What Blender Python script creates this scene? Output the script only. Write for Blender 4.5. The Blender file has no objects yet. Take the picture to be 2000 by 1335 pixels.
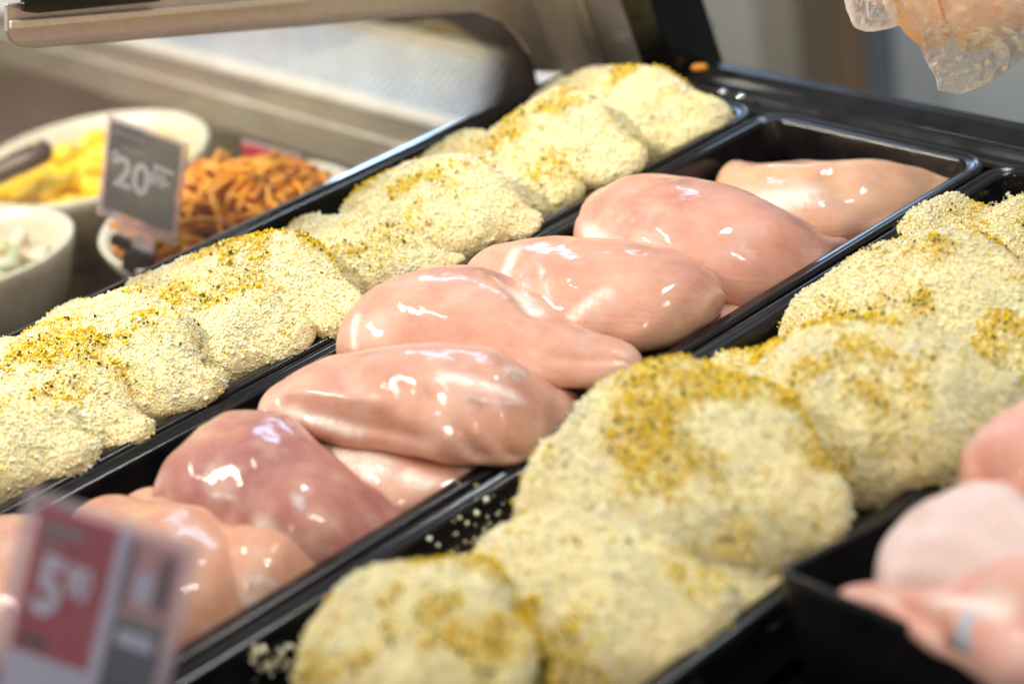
import bpy, math, random
import numpy as np
from mathutils import Vector, Matrix, noise as mnoise

random.seed(7)
RNG = np.random.default_rng(11)
SC = bpy.context.scene
COL = SC.collection

# ------------------------------------------------------------------ camera
FPX = 3925.0                       # focal length in pixels of the 2000 px wide photograph (about 70 mm)
PP = np.array([1000.0, 667.5])
ROT = np.array([[0.6787, 0.2464, -0.6919], [0.7200, -0.4094, 0.5604], [-0.1452, -0.8784, -0.4553]])
CAM = np.array([1.1215, -1.0157, 0.5402])
cam_data = bpy.data.cameras.new('camera')
cam = bpy.data.objects.new('camera', cam_data)
COL.objects.link(cam)
r, u, b = ROT[:, 0], -ROT[:, 1], -ROT[:, 2]
M3 = Matrix(((r[0], u[0], b[0]), (r[1], u[1], b[1]), (r[2], u[2], b[2])))
cam.matrix_world = Matrix.Translation(CAM) @ M3.to_quaternion().to_matrix().to_4x4()
cam_data.sensor_width = 36.0
cam_data.lens = FPX / 2000 * 36
cam_data.clip_start = 0.02
cam_data.clip_end = 60
cam_data.dof.use_dof = True
cam_data.dof.focus_distance = 1.215
cam_data.dof.aperture_fstop = 3.6
SC.camera = cam

# ------------------------------------------------------------------ ambient light of the shop, its ceiling lamps, added fill lights
world = bpy.data.worlds.new('World')
SC.world = world
world.use_nodes = True
bgn = world.node_tree.nodes['Background']
bgn.inputs[0].default_value = (0.80, 0.82, 0.85, 1)
bgn.inputs[1].default_value = 0.42


def lamp(name, loc, target, size, size_y, power, color, spread=180):
    d = bpy.data.lights.new(name, 'AREA')
    d.shape = 'RECTANGLE'
    d.size, d.size_y = size, size_y
    d.energy = power
    d.color = color
    d.spread = math.radians(spread)
    o = bpy.data.objects.new(name, d)
    COL.objects.link(o)
    o.location = loc
    o.rotation_euler = (Vector(target) - Vector(loc)).to_track_quat('-Z', 'Y').to_euler()
    return o


COOL, WARM, NEUT = (0.84, 0.92, 1.0), (1.0, 0.80, 0.62), (1.0, 0.95, 0.88)
lamp('ceiling_or_fill_lamp', (0.20, 0.60, 1.60), (0.3, -0.25, 0), 0.04, 0.30, 10, COOL)
lamp('ceiling_or_fill_lamp', (1.05, 0.15, 1.70), (0.4, -0.35, 0), 0.04, 0.36, 11, NEUT)
lamp('ceiling_or_fill_lamp', (-0.55, -0.25, 1.45), (0.0, -0.4, 0), 0.04, 0.30, 5.5, NEUT)
lamp('ceiling_or_fill_lamp', (1.25, -1.55, 1.70), (0.4, -0.5, 0), 0.06, 0.45, 13, WARM)
lamp('ceiling_or_fill_lamp', (-0.9, 0.7, 1.7), (-0.9, 2.2, -0.6), 0.20, 0.90, 28, NEUT, 100)  # unseen lamp added to brighten the far cabinets
lamp('well_fill_light', (-0.50, -0.80, 0.80), (-0.25, -0.10, -0.1), 0.6, 0.04, 8.5, (1.0, 0.92, 0.80), 100)  # unseen fill added to lift the bowls and steel of the well
lamp('rim_sheen_light', (-1.9, 1.75, 1.20), (0.2, -0.2, 0), 1.2, 0.42, 15, (0.45, 0.68, 1.0))  # unseen blue source added for the cool sheen on the rims

SC.view_settings.view_transform = 'Standard'
SC.view_settings.look = 'None'
SC.view_settings.gamma = 1.0
SC.view_settings.exposure = -0.05
SC.view_settings.use_curve_mapping = False
SC.render.engine = 'CYCLES'
SC.cycles.use_denoising = True
SC.cycles.max_bounces = 8
SC.cycles.transparent_max_bounces = 12
SC.cycles.caustics_reflective = False
SC.cycles.caustics_refractive = False


# ------------------------------------------------------------------ pixel -> place
def ray(px):
    return ROT @ np.array([(px[0] - PP[0]) / FPX, (px[1] - PP[1]) / FPX, 1.0])


def un(px, z=0.0):
    d = ray(px)
    return CAM + (z - CAM[2]) / d[2] * d


def unx(px, x):
    d = ray(px)
    return CAM + (x - CAM[0]) / d[0] * d


def uny(px, y):
    d = ray(px)
    return CAM + (y - CAM[1]) / d[1] * d


def und(px, depth):
    return CAM + ray(px) * depth


def depth_of(P):
    return float((ROT.T @ (np.asarray(P) - CAM))[2])


def img_vec(P, v):
    c = ROT.T @ (np.asarray(P) - CAM)
    w = ROT.T @ np.asarray(v)
    return FPX * (w[:2] / c[2] - c[:2] * w[2] / c[2] ** 2)


# ------------------------------------------------------------------ materials
def lin(rgb):
    return tuple(((c / 255) / 12.92 if c / 255 <= 0.04045 else ((c / 255 + 0.055) / 1.055) ** 2.4) for c in rgb) + (1.0,)


class Mat:
    def __init__(self, name):
        self.m = bpy.data.materials.new(name)
        self.m.use_nodes = True
        self.nt = self.m.node_tree
        self.p = self.nt.nodes['Principled BSDF']
        self.out = self.nt.nodes['Material Output']

    def n(self, t, **kw):
        nd = self.nt.nodes.new(t)
        for k, v in kw.items():
            if k.startswith('i_'):
                nd.inputs[k[2:].replace('_', ' ')].default_value = v
            else:
                setattr(nd, k, v)
        return nd

    def l(self, a, b):
        self.nt.links.new(a, b)

    def set(self, **kw):
        for k, v in kw.items():
            self.p.inputs[k.replace('_', ' ')].default_value = v
        return self

    def noise(self, scale, detail=3, rough=0.5, vec=None, coord='Object'):
        nd = self.n('ShaderNodeTexNoise')
        nd.inputs['Scale'].default_value = scale
        nd.inputs['Detail'].default_value = detail
        nd.inputs['Roughness'].default_value = rough
        if vec is None:
            vec = self.coord(coord)
        self.l(vec, nd.inputs['Vector'])
        return nd.outputs['Fac']

    def coord(self, which='Object'):
        if not hasattr(self, 'tc'):
            self.tc = self.n('ShaderNodeTexCoord')
        return self.tc.outputs[which]

    def mapped(self, scale, coord='Object', rot=(0, 0, 0)):
        mp = self.n('ShaderNodeMapping')
        mp.inputs['Scale'].default_value = scale
        mp.inputs['Rotation'].default_value = rot
        self.l(self.coord(coord), mp.inputs['Vector'])
        return mp.outputs[0]

    def ramp(self, fac, stops, interp='LINEAR'):
        nd = self.n('ShaderNodeValToRGB')
        nd.color_ramp.interpolation = interp
        el = nd.color_ramp.elements
        while len(el) < len(stops):
            el.new(0.5)
        for e, (p, c) in zip(el, stops):
            e.position = p
            e.color = c if len(c) == 4 else tuple(c) + (1,)
        self.l(fac, nd.inputs['Fac'])
        return nd.outputs['Color']

    def mix(self, fac, a, b, blend='MIX'):
        nd = self.n('ShaderNodeMix', data_type='RGBA', blend_type=blend)
        for sock, v in ((nd.inputs[0], fac), (nd.inputs[6], a), (nd.inputs[7], b)):
            if isinstance(v, (int, float, tuple)):
                sock.default_value = v
            else:
                self.l(v, sock)
        return nd.outputs[2]

    def math(self, op, a, b=0.0):
        nd = self.n('ShaderNodeMath', operation=op)
        for sock, v in ((nd.inputs[0], a), (nd.inputs[1], b)):
            if isinstance(v, (int, float)):
                sock.default_value = v
            else:
                self.l(v, sock)
        return nd.outputs[0]

    def bump(self, height, strength, dist, prev=None):
        nd = self.n('ShaderNodeBump')
        nd.inputs['Strength'].default_value = strength
        nd.inputs['Distance'].default_value = dist
        self.l(height, nd.inputs['Height'])
        if prev is not None:
            self.l(prev, nd.inputs['Normal'])
        return nd.outputs[0]

    def base(self, c):
        self.l(c, self.p.inputs['Base Color'])

    def normal(self, c):
        self.l(c, self.p.inputs['Normal'])


def plain(name, rgb, rough=0.5, metal=0.0, var=0.12, scale=30, **kw):
    m = Mat(name)
    c = lin(rgb)
    f = m.noise(scale, 4)
    lo = tuple(max(0, x * (1 - var)) for x in c[:3]) + (1,)
    hi = tuple(min(1, x * (1 + var)) for x in c[:3]) + (1,)
    m.base(m.ramp(f, [(0.3, lo), (0.7, hi)]))
    m.set(Roughness=rough, Metallic=metal, **kw)
    return m.m


def mat_black_plastic():
    m = Mat('black_plastic')
    f = m.noise(60, 4)
    m.base(m.ramp(f, [(0.3, (0.006, 0.006, 0.007)), (0.75, (0.014, 0.013, 0.013))]))
    sm = m.noise(9, 5, 0.65)
    m.l(m.ramp(sm, [(0.35, (0.10,) * 3), (0.7, (0.22,) * 3)]), m.p.inputs['Roughness'])
    m.set(IOR=1.42)
    return m.m


def mat_steel(name='brushed_steel', col=(0.50, 0.46, 0.41), rough=0.34, scale=(3, 220, 220), metal=0.80):
    m = Mat(name)
    st = m.noise(1.0, 5, 0.6, m.mapped(scale))
    big = m.noise(5, 4)
    a = tuple(x * 0.82 for x in col) + (1,)
    b2 = tuple(min(1, x * 1.1) for x in col) + (1,)
    c = m.ramp(st, [(0.25, a), (0.75, b2)])
    m.base(m.mix(0.35, c, m.ramp(big, [(0.3, a), (0.7, b2)])))
    m.l(m.ramp(st, [(0.2, (rough - 0.06,) * 3), (0.8, (rough + 0.1,) * 3)]), m.p.inputs['Roughness'])
    m.set(Metallic=metal)
    m.normal(m.bump(st, 0.12, 0.001))
    return m.m


def mat_perforated():
    m = Mat('perforated_steel')
    sep = m.n('ShaderNodeSeparateXYZ')
    m.l(m.coord('Object'), sep.inputs[0])
    pitch = 0.0105
    gx = m.math('DIVIDE', sep.outputs[0], pitch)
    gy = m.math('DIVIDE', sep.outputs[1], pitch * 0.87)
    row = m.math('FLOOR', gy)
    odd = m.math('MULTIPLY', m.math('MODULO', m.math('ABSOLUTE', row), 2.0), 0.5)
    fx = m.math('SUBTRACT', m.math('FRACT', m.math('ADD', gx, odd)), 0.5)
    fy = m.math('MULTIPLY', m.math('SUBTRACT', m.math('FRACT', gy), 0.5), 0.87)
    rr = m.math('SQRT', m.math('ADD', m.math('MULTIPLY', fx, fx), m.math('MULTIPLY', fy, fy)))
    hole = m.math('LESS_THAN', rr, 0.27)
    m.base(m.mix(hole, (0.76, 0.79, 0.83, 1), (0.04, 0.038, 0.035, 1)))
    m.l(m.math('SUBTRACT', 0.4, m.math('MULTIPLY', hole, 0.38)), m.p.inputs['Metallic'])
    m.set(Roughness=0.5)
    return m.m


def mat_breast(name, c1, c2, c3, white=0.5, rough=0.30, wetness=1.0):
    """raw chicken meat: mottled pinks, fibres along the muscle, pale film, wet surface"""
    m = Mat(name)
    uvs = m.n('ShaderNodeUVMap', uv_map='along')

    def stretched(su, sv, detail, rough_):
        mp = m.n('ShaderNodeMapping')
        mp.inputs['Scale'].default_value = (su, sv, 1)
        m.l(uvs.outputs[0], mp.inputs['Vector'])
        return m.noise(1.0, detail, rough_, mp.outputs[0])

    n1 = m.noise(19, 4, 0.6)
    n2 = m.noise(70, 5, 0.65)
    col = m.ramp(n1, [(0.34, lin(c1)), (0.5, lin(c2)), (0.66, lin(c3))])
    fib = stretched(7, 95, 5, 0.65)
    fibw = m.ramp(m.noise(26, 2), [(0.38, (0, 0, 0)), (0.62, (1, 1, 1))])       # fibres show only in places
    dk = tuple(x * 0.70 for x in lin(c1)[:3]) + (1,)
    col = m.mix(m.math('MULTIPLY', m.math('MULTIPLY', m.ramp(fib, [(0.50, (0, 0, 0)), (0.72, (1, 1, 1))]), fibw), 0.42), col, dk)
    col = m.mix(m.math('MULTIPLY', m.ramp(n2, [(0.48, (0, 0, 0)), (0.75, (1, 1, 1))]), 0.30), col, lin((224, 186, 168)))
    veil = m.noise(33, 5, 0.6)                                                    # greyish pale connective veil
    col = m.mix(m.math('MULTIPLY', m.ramp(veil, [(0.50, (0, 0, 0)), (0.70, (1, 1, 1))]), 0.36 * white / 0.5), col, lin((218, 194, 182)))
    film = stretched(5, 9, 6, 0.62)
    filmf = m.ramp(film, [(0.60, (0, 0, 0)), (0.72, (1, 1, 1))])
    col = m.mix(m.math('MULTIPLY', filmf, white * 0.8), col, lin((234, 218, 206)))
    red = m.noise(11, 4, 0.6)
    col = m.mix(m.math('MULTIPLY', m.ramp(red, [(0.52, (0, 0, 0)), (0.68, (1, 1, 1))]), 0.28), col, lin((196, 112, 102)))
    fa = m.n('ShaderNodeAttribute', attribute_name='fat')
    ff = m.math('MULTIPLY', fa.outputs['Fac'], m.ramp(m.noise(160, 5, 0.7), [(0.30, (0.35,) * 3), (0.55, (1.15,) * 3)]))
    col = m.mix(ff, col, lin((240, 228, 216)))
    m.base(col)
    wet = m.noise(120, 3, 0.5)
    wet2 = m.noise(42, 3, 0.5)
    nb = m.bump(fib, 0.22, 0.0010)
    nb = m.bump(film, 0.30, 0.0014, nb)
    m.normal(m.bump(wet2, 0.15, 0.0015, nb))
    cb = m.bump(wet, 0.15, 0.0012, m.bump(wet2, 0.34, 0.0030, m.bump(fib, 0.07, 0.0008)))
    m.l(cb, m.p.inputs['Coat Normal'])
    patch = m.noise(34, 5, 0.62)
    m.l(m.ramp(patch, [(0.36, (0.25 * wetness,) * 3), (0.60, (wetness,) * 3)]), m.p.inputs['Coat Weight'])
    m.set(Roughness=rough + 0.18, Specular_IOR_Level=0.28, Coat_Roughness=0.03, Coat_IOR=1.45,
          Subsurface_Weight=0.35, Subsurface_Scale=0.006, Subsurface_Radius=(1.0, 0.45, 0.30))
    return m.m


def mat_sinew():
    m = Mat('sinew')
    at = m.n('ShaderNodeAttribute', attribute_name='cover')
    nz = m.noise(170, 5, 0.7)
    m.base(m.ramp(nz, [(0.35, lin((226, 200, 188))), (0.6, lin((244, 234, 226)))]))
    a = m.math('MULTIPLY', at.outputs['Fac'], m.ramp(m.noise(90, 5, 0.7), [(0.34, (0.15,) * 3), (0.62, (0.75,) * 3)]))
    m.l(m.math('MINIMUM', a, 0.7), m.p.inputs['Alpha'])
    m.normal(m.bump(nz, 0.3, 0.0008))
    m.set(Roughness=0.42, Coat_Weight=0.35, Coat_Roughness=0.06)
    return m.m


def mat_crumb():
    m = Mat('breadcrumb')
    at = m.n('ShaderNodeAttribute', attribute_name='tint')
    df = m.n('ShaderNodeBsdfDiffuse')
    tl = m.n('ShaderNodeBsdfTranslucent')
    m.l(at.outputs['Color'], df.inputs[0]); m.l(at.outputs['Color'], tl.inputs[0])
    mx = m.n('ShaderNodeMixShader'); mx.inputs[0].default_value = 0.06
    m.l(df.outputs[0], mx.inputs[1]); m.l(tl.outputs[0], mx.inputs[2])
    m.l(mx.outputs[0], m.out.inputs[0])
    return m.m


def mat_breading():
    m = Mat('crumb_base')
    f = m.noise(420, 3, 0.7)
    g = m.noise(30, 3)
    a = m.ramp(f, [(0.3, lin((234, 218, 150))), (0.55, lin((246, 238, 186))), (0.75, lin((252, 249, 216)))])
    m.base(m.mix(m.math('MULTIPLY', m.ramp(g, [(0.5, (0, 0, 0)), (0.7, (1, 1, 1))]), 0.35), a, lin((214, 170, 122))))
    m.normal(m.bump(f, 0.8, 0.002))
    m.set(Roughness=0.9)
    return m.m


def mat_glass_pane():
    m = Mat('divider_glass')
    nt = m.nt
    tr = m.n('ShaderNodeBsdfTransparent')
    tr.inputs[0].default_value = (0.93, 0.94, 0.92, 1)
    gl = m.n('ShaderNodeBsdfGlossy')
    gl.inputs['Roughness'].default_value = 0.03
    fr = m.n('ShaderNodeFresnel')
    fr.inputs[0].default_value = 1.45
    mx = m.n('ShaderNodeMixShader')
    m.l(fr.outputs[0], mx.inputs[0]); m.l(tr.outputs[0], mx.inputs[1]); m.l(gl.outputs[0], mx.inputs[2])
    df = m.n('ShaderNodeBsdfDiffuse')
    df.inputs[0].default_value = lin((205, 180, 165))
    dust = m.noise(14, 6, 0.65)
    df_f = m.ramp(dust, [(0.35, (0.04,) * 3), (0.75, (0.17,) * 3)])
    mx2 = m.n('ShaderNodeMixShader')
    m.l(df_f, mx2.inputs[0]); m.l(mx.outputs[0], mx2.inputs[1]); m.l(df.outputs[0], mx2.inputs[2])
    m.l(mx2.outputs[0], m.out.inputs[0])
    return m.m


def mat_clear(name, tint=(0.9, 0.88, 0.9), haze=0.22, hazecol=(225, 205, 205), rough=0.12):
    m = Mat(name)
    tr = m.n('ShaderNodeBsdfTransparent')
    tr.inputs[0].default_value = tint + (1,)
    gl = m.n('ShaderNodeBsdfGlossy')
    gl.inputs['Roughness'].default_value = rough
    lw = m.n('ShaderNodeLayerWeight')
    lw.inputs[0].default_value = 0.25
    mx = m.n('ShaderNodeMixShader')
    m.l(m.math('ADD', m.math('MULTIPLY', lw.outputs['Fresnel'], 0.55), 0.03), mx.inputs[0])
    m.l(tr.outputs[0], mx.inputs[1]); m.l(gl.outputs[0], mx.inputs[2])
    df = m.n('ShaderNodeBsdfDiffuse'); df.inputs[0].default_value = lin(hazecol)
    tl = m.n('ShaderNodeBsdfTranslucent'); tl.inputs[0].default_value = lin(hazecol)
    ad = m.n('ShaderNodeMixShader'); ad.inputs[0].default_value = 0.45
    m.l(df.outputs[0], ad.inputs[1]); m.l(tl.outputs[0], ad.inputs[2])
    nz = m.noise(55, 4, 0.6)
    hf = m.math('MULTIPLY', m.math('ADD', m.math('MULTIPLY', lw.outputs['Facing'], 0.9), m.math('MULTIPLY', nz, 0.5)), haze)
    mx2 = m.n('ShaderNodeMixShader')
    m.l(hf, mx2.inputs[0]); m.l(mx.outputs[0], mx2.inputs[1]); m.l(ad.outputs[0], mx2.inputs[2])
    bm = m.bump(m.noise(130, 4), 0.4, 0.001)
    m.l(bm, gl.inputs['Normal'])
    m.l(mx2.outputs[0], m.out.inputs[0])
    return m.m


BLACK = mat_black_plastic()
STEEL = mat_steel()
STEEL_WARM = mat_steel('warm_steel', (0.66, 0.58, 0.47), 0.36, (3, 220, 220), 0.5)
STEEL_LIP = mat_steel('catchlight_steel', (0.90, 0.85, 0.78), 0.42, (3, 220, 220), 0.35)  # pale base colour carries the light caught by lip and rail
STEEL_BRACKET = mat_steel('bracket_steel', (0.62, 0.54, 0.47), 0.40, (4, 120, 120))
PERF = mat_perforated()
CRUMB = mat_crumb()
BREADING = mat_breading()
GLASS = mat_glass_pane()
ACRYLIC = mat_clear('clear_acrylic', (0.93, 0.90, 0.92), 0.95, (246, 234, 240), 0.1)
FILM = mat_clear('clear_film', (0.985, 0.975, 0.965), 0.78, (255, 250, 247), 0.3)
SINEW = mat_sinew()
MEAT = {
    'pink': mat_breast('meat_pink', (194, 138, 116), (210, 158, 135), (220, 176, 152)),
    'rose': mat_breast('meat_rose', (198, 136, 118), (214, 155, 135), (222, 170, 146)),
    'peach': mat_breast('meat_peach', (210, 158, 120), (222, 174, 138), (230, 188, 154), 0.35),
    'tan': mat_breast('meat_tan', (190, 134, 106), (208, 154, 126), (220, 174, 148), 0.4),
    'purple': mat_breast('meat_purple', (162, 102, 94), (180, 120, 108), (202, 148, 122)),
    'skin': mat_breast('chicken_skin', (214, 184, 174), (226, 202, 194), (236, 216, 208), 0.8, 0.4, 0.2),
    'thigh': mat_breast('thigh_meat', (206, 140, 120), (222, 166, 148), (232, 192, 176), 0.8, 0.36, 0.3),
}


# ------------------------------------------------------------------ mesh helpers
def mesh_obj(name, verts, faces, mat, parent=None, smooth=True):
    me = bpy.data.meshes.new(name)
    me.from_pydata([tuple(v) for v in verts], [], [tuple(f) for f in faces])
    me.update()
    if mat is not None:
        me.materials.append(mat)
    if smooth:
        me.polygons.foreach_set('use_smooth', [True] * len(me.polygons))
    o = bpy.data.objects.new(name, me)
    COL.objects.link(o)
    if parent is not None:
        o.parent = parent
        o.matrix_parent_inverse = Matrix.Identity(4)
    return o


def recenter(o, loc):
    o.data.transform(Matrix.Translation(-Vector(loc)))
    o.location = loc


def tag(o, label, cat, group=None):
    o['label'] = label
    o['category'] = cat
    if group:
        o['group'] = group
    return o


def empty(name, loc=(0, 0, 0)):
    o = bpy.data.objects.new(name, None)
    COL.objects.link(o)
    o.location = loc
    return o


def kind(o, k):
    o['kind'] = k
    return o


def bevel(o, w, seg=2):
    md = o.modifiers.new('bevel', 'BEVEL')
    md.width = w
    md.segments = seg
    md.limit_method = 'ANGLE'
    return o


def box_vf(x0, x1, y0, y1, z0, z1):
    v = [(x, y, z) for z in (z0, z1) for y in (y0, y1) for x in (x0, x1)]
    f = [(0, 2, 3, 1), (4, 5, 7, 6), (0, 1, 5, 4), (2, 6, 7, 3), (0, 4, 6, 2), (1, 3, 7, 5)]
    return v, f


def box(name, x0, x1, y0, y1, z0, z1, mat, parent=None, bev=0.0):
    o = mesh_obj(name, *box_vf(x0, x1, y0, y1, z0, z1), mat, parent, smooth=False)
    if bev:
        bevel(o, bev)
    return o


def prism(name, poly, direction, mat, parent=None, bev=0.0):
    """polygon (list of 3D points) extruded along direction"""
    n = len(poly)
    P = [np.asarray(p, float) for p in poly]
    d = np.asarray(direction, float)
    v = P + [p + d for p in P]
    f = [tuple(range(n))[::-1], tuple(range(n, 2 * n))]
    f += [(i, (i + 1) % n, n + (i + 1) % n, n + i) for i in range(n)]
    nrm = sum((np.cross(P[i] - P[0], P[i + 1] - P[0]) for i in range(1, n - 1)), np.zeros(3))
    if nrm.dot(d) < 0:
        f = [t[::-1] for t in f]
    o = mesh_obj(name, v, f, mat, parent, smooth=False)
    if bev:
        bevel(o, bev)
    return o


def rounded_rect(hx, hy, rad, k=7):
    pts = []
    for cx, cy, a0 in ((hx - rad, hy - rad, 0), (-hx + rad, hy - rad, 90), (-hx + rad, -hy + rad, 180), (hx - rad, -hy + rad, 270)):
        for i in range(k + 1):
            a = math.radians(a0 + 90 * i / k)
            pts.append((cx + rad * math.cos(a), cy + rad * math.sin(a)))
    return pts


def sweep_rect(name, hx, hy, rad, profile, mat, parent=None, close_floor=False):
    """profile = [(offset outward, z), ...] swept around a rounded rectangle"""
    V, F = [], []
    n = None
    for off, z in profile:
        ring = rounded_rect(hx + off, hy + off, max(0.0015, rad + off))
        n = len(ring)
        V += [(x, y, z) for x, y in ring]
    for j in range(len(profile) - 1):
        for i in range(n):
            a, b2 = j * n + i, j * n + (i + 1) % n
            F.append((a, b2, b2 + n, a + n))
    if close_floor:
        F.append(tuple(range(n))[::1])
    return mesh_obj(name, V, F, mat, parent)


def spline(t, y, tq):
    """natural cubic spline"""
    t = np.asarray(t, float); y = np.asarray(y, float)
    n = len(t); h = np.diff(t)
    A = np.zeros((n, n)); rhs = np.zeros((n,) + y.shape[1:])
    A[0, 0] = A[-1, -1] = 1
    for i in range(1, n - 1):
        A[i, i - 1], A[i, i], A[i, i + 1] = h[i - 1], 2 * (h[i - 1] + h[i]), h[i]
        rhs[i] = 6 * ((y[i + 1] - y[i]) / h[i] - (y[i] - y[i - 1]) / h[i - 1])
    m = np.linalg.solve(A, rhs)
    k = np.clip(np.searchsorted(t, tq) - 1, 0, n - 2)
    sh = (slice(None),) + (None,) * (y.ndim - 1)
    hk = h[k][sh]; a = (t[k + 1] - tq)[sh]; b2 = (tq - t[k])[sh]
    return (m[k] * a ** 3 + m[k + 1] * b2 ** 3) / (6 * hk) + (y[k] / hk - m[k] * hk / 6) * a + (y[k + 1] / hk - m[k + 1] * hk / 6) * b2


def pchip(t, y, tq):
    """monotone cubic interpolation"""
    t = np.asarray(t, float); y = np.asarray(y, float)
    h = np.diff(t); dl = np.diff(y) / h
    m = np.zeros(len(y))
    for i in range(1, len(y) - 1):
        if dl[i - 1] * dl[i] > 0:
            w1, w2 = 2 * h[i] + h[i - 1], h[i] + 2 * h[i - 1]
            m[i] = (w1 + w2) / (w1 / dl[i - 1] + w2 / dl[i])
    m[0], m[-1] = 2.4 * dl[0], 2.4 * dl[-1]
    k = np.clip(np.searchsorted(t, tq) - 1, 0, len(t) - 2)
    s = (tq - t[k]) / h[k]
    return ((1 + 2 * s) * (1 - s) ** 2 * y[k] + s * (1 - s) ** 2 * h[k] * m[k]
            + s * s * (3 - 2 * s) * y[k + 1] + s * s * (s - 1) * h[k] * m[k + 1])


def seg_dist(uu, vv, u0, v0, u1, v1):
    du, dv = u1 - u0, v1 - v0
    s = max(0, min(1, ((uu - u0) * du + (vv - v0) * dv) / (du * du + dv * dv + 1e-9)))
    return math.hypot(uu - u0 - s * du, (vv - v0 - s * dv) * 1.3)


def lump(name, start, stations, end, z, mat, ratio=0.55, nu=44, nv=40, amp=0.002, freq=28, seed=0, grooves=(), under=0.62,
         rolls=0.0, power=1.0, parent=None, fine=0.0, fats=()):
    """A fleshy piece. stations are (top px, top py, bottom px, bottom py) on its outline from one end to the other;
    z is the height of its middle (number or list per station incl. both ends). Each section is as wide as its outline asks."""
    K = len(stations) + 2
    zs = [z] * K if isinstance(z, (int, float)) else list(z)
    cen = [un(start, zs[0])]
    for s, zz in zip(stations, zs[1:-1]):
        cen.append(un(((s[0] + s[2]) / 2, (s[1] + s[3]) / 2), zz))
    cen.append(un(end, zs[-1]))
    cen = np.array(cen)
    axis = cen[-1] - cen[0]
    axis[2] = 0
    axis /= np.linalg.norm(axis)
    w2 = [0.0]
    for i, s in enumerate(stations, 1):
        tan = axis
        lat = np.array([-tan[1], tan[0], 0]) * math.cos(rolls) + np.array([0, 0, 1.0]) * math.sin(rolls)
        upv = np.cross(tan, lat)
        nn = np.array([s[0] - s[2], s[1] - s[3]], float)
        span = np.linalg.norm(nn)
        nn /= span
        L, U = img_vec(cen[i], lat), img_vec(cen[i], upv)
        q = math.sqrt(L.dot(nn) ** 2 + (ratio * (1 + under) / 2 * U.dot(nn)) ** 2)
        w2.append((span / 2 / q) ** 2)
    w2.append(0.0)
    w2 = np.array(w2)
    seg = np.linalg.norm(np.diff(cen, axis=0), axis=1)
    t = np.concatenate([[0], np.cumsum(seg)])
    t /= t[-1]
    tq = 0.5 - 0.5 * np.cos(np.linspace(0, math.pi, nu + 2)[1:-1])
    cc = spline(t, cen, tq)
    ww = np.sqrt(np.clip(pchip(t, w2, tq), 1e-7, None))
    tg = np.gradient(cc, tq, axis=0)
    V = []
    UV = []
    FT = []
    off = Vector((seed * 3.7, seed * 1.3, seed * 2.1))
    for j in range(nu):
        tan = axis
        lat = np.array([-tan[1], tan[0], 0]) * math.cos(rolls) + np.array([0, 0, 1]) * math.sin(rolls)
        up = np.cross(tan, lat)
        for i in range(nv):
            a = 2 * math.pi * i / nv
            ca, sa = math.cos(a), math.sin(a)
            ca = math.copysign(abs(ca) ** power, ca); sa = math.copysign(abs(sa) ** power, sa)
            h = ratio * ww[j] * (1 if sa > 0 else under)
            p = cc[j] + lat * (ww[j] * ca) + up * (h * sa)
            nrm = lat * (ca / 1.0) + up * (sa / max(ratio, .2))
            nrm /= np.linalg.norm(nrm)
            q = Vector(p * freq) + off
            d = amp * (mnoise.noise(q) + 0.5 * mnoise.noise(q * 2.3))
            if fine:
                d += fine * mnoise.noise(q * 9.0)
            uu, vv = tq[j], i / nv
            for (u0, v0, u1, v1, dep, wid) in grooves:
                dist = seg_dist(uu, vv, u0, v0, u1, v1)
                d += dep * math.exp(-(dist / wid) ** 2)
            d *= min(1.0, ww[j] / 0.012)
            V.append(p + nrm * d)
            UV.append((uu, vv))
            FT.append(max([0.0] + [math.exp(-(seg_dist(uu, vv, *ft[:4]) / ft[4]) ** 2) for ft in fats]))
    a0, a1 = len(V), len(V) + 1
    V.append(cc[0] - tg[0] / np.linalg.norm(tg[0]) * ww[0] * 0.4); UV.append((0, 0)); FT.append(0.0)
    V.append(cc[-1] + tg[-1] / np.linalg.norm(tg[-1]) * ww[-1] * 0.4); UV.append((1, 0)); FT.append(0.0)
    F = []
    for j in range(nu - 1):
        for i in range(nv):
            i2 = (i + 1) % nv
            F.append((j * nv + i, j * nv + i2, (j + 1) * nv + i2, (j + 1) * nv + i))
    for i in range(nv):
        i2 = (i + 1) % nv
        F.append((a0, i2, i)); F.append((a1, (nu - 1) * nv + i, (nu - 1) * nv + i2))
    V = np.array(V)
    c0 = V.mean(0); c0[2] = V[:, 2].min()
    o = mesh_obj(name, V - c0, F, mat, parent)
    o.location = c0
    uvl = o.data.uv_layers.new(name='along')
    idx = np.zeros(len(o.data.loops), int)
    o.data.loops.foreach_get('vertex_index', idx)
    uvl.data.foreach_set('uv', np.array(UV)[idx].astype(np.float32).ravel())
    me = o.data
    if fats:
        me.attributes.new('fat', 'FLOAT', 'POINT').data.foreach_set('value', np.array(FT, np.float32))
    import bmesh
    bm = bmesh.new(); bm.from_mesh(me); bmesh.ops.recalc_face_normals(bm, faces=bm.faces); bm.to_mesh(me); bm.free()
    return o


# ------------------------------------------------------------------ crumbs
OCT = np.array([(1, 0, 0), (-1, 0, 0), (0, 1, 0), (0, -1, 0), (0, 0, 1), (0, 0, -1)], float)
OCTF = np.array([(0, 2, 4), (2, 1, 4), (1, 3, 4), (3, 0, 4), (2, 0, 5), (1, 2, 5), (3, 1, 5), (0, 3, 5)])


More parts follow.
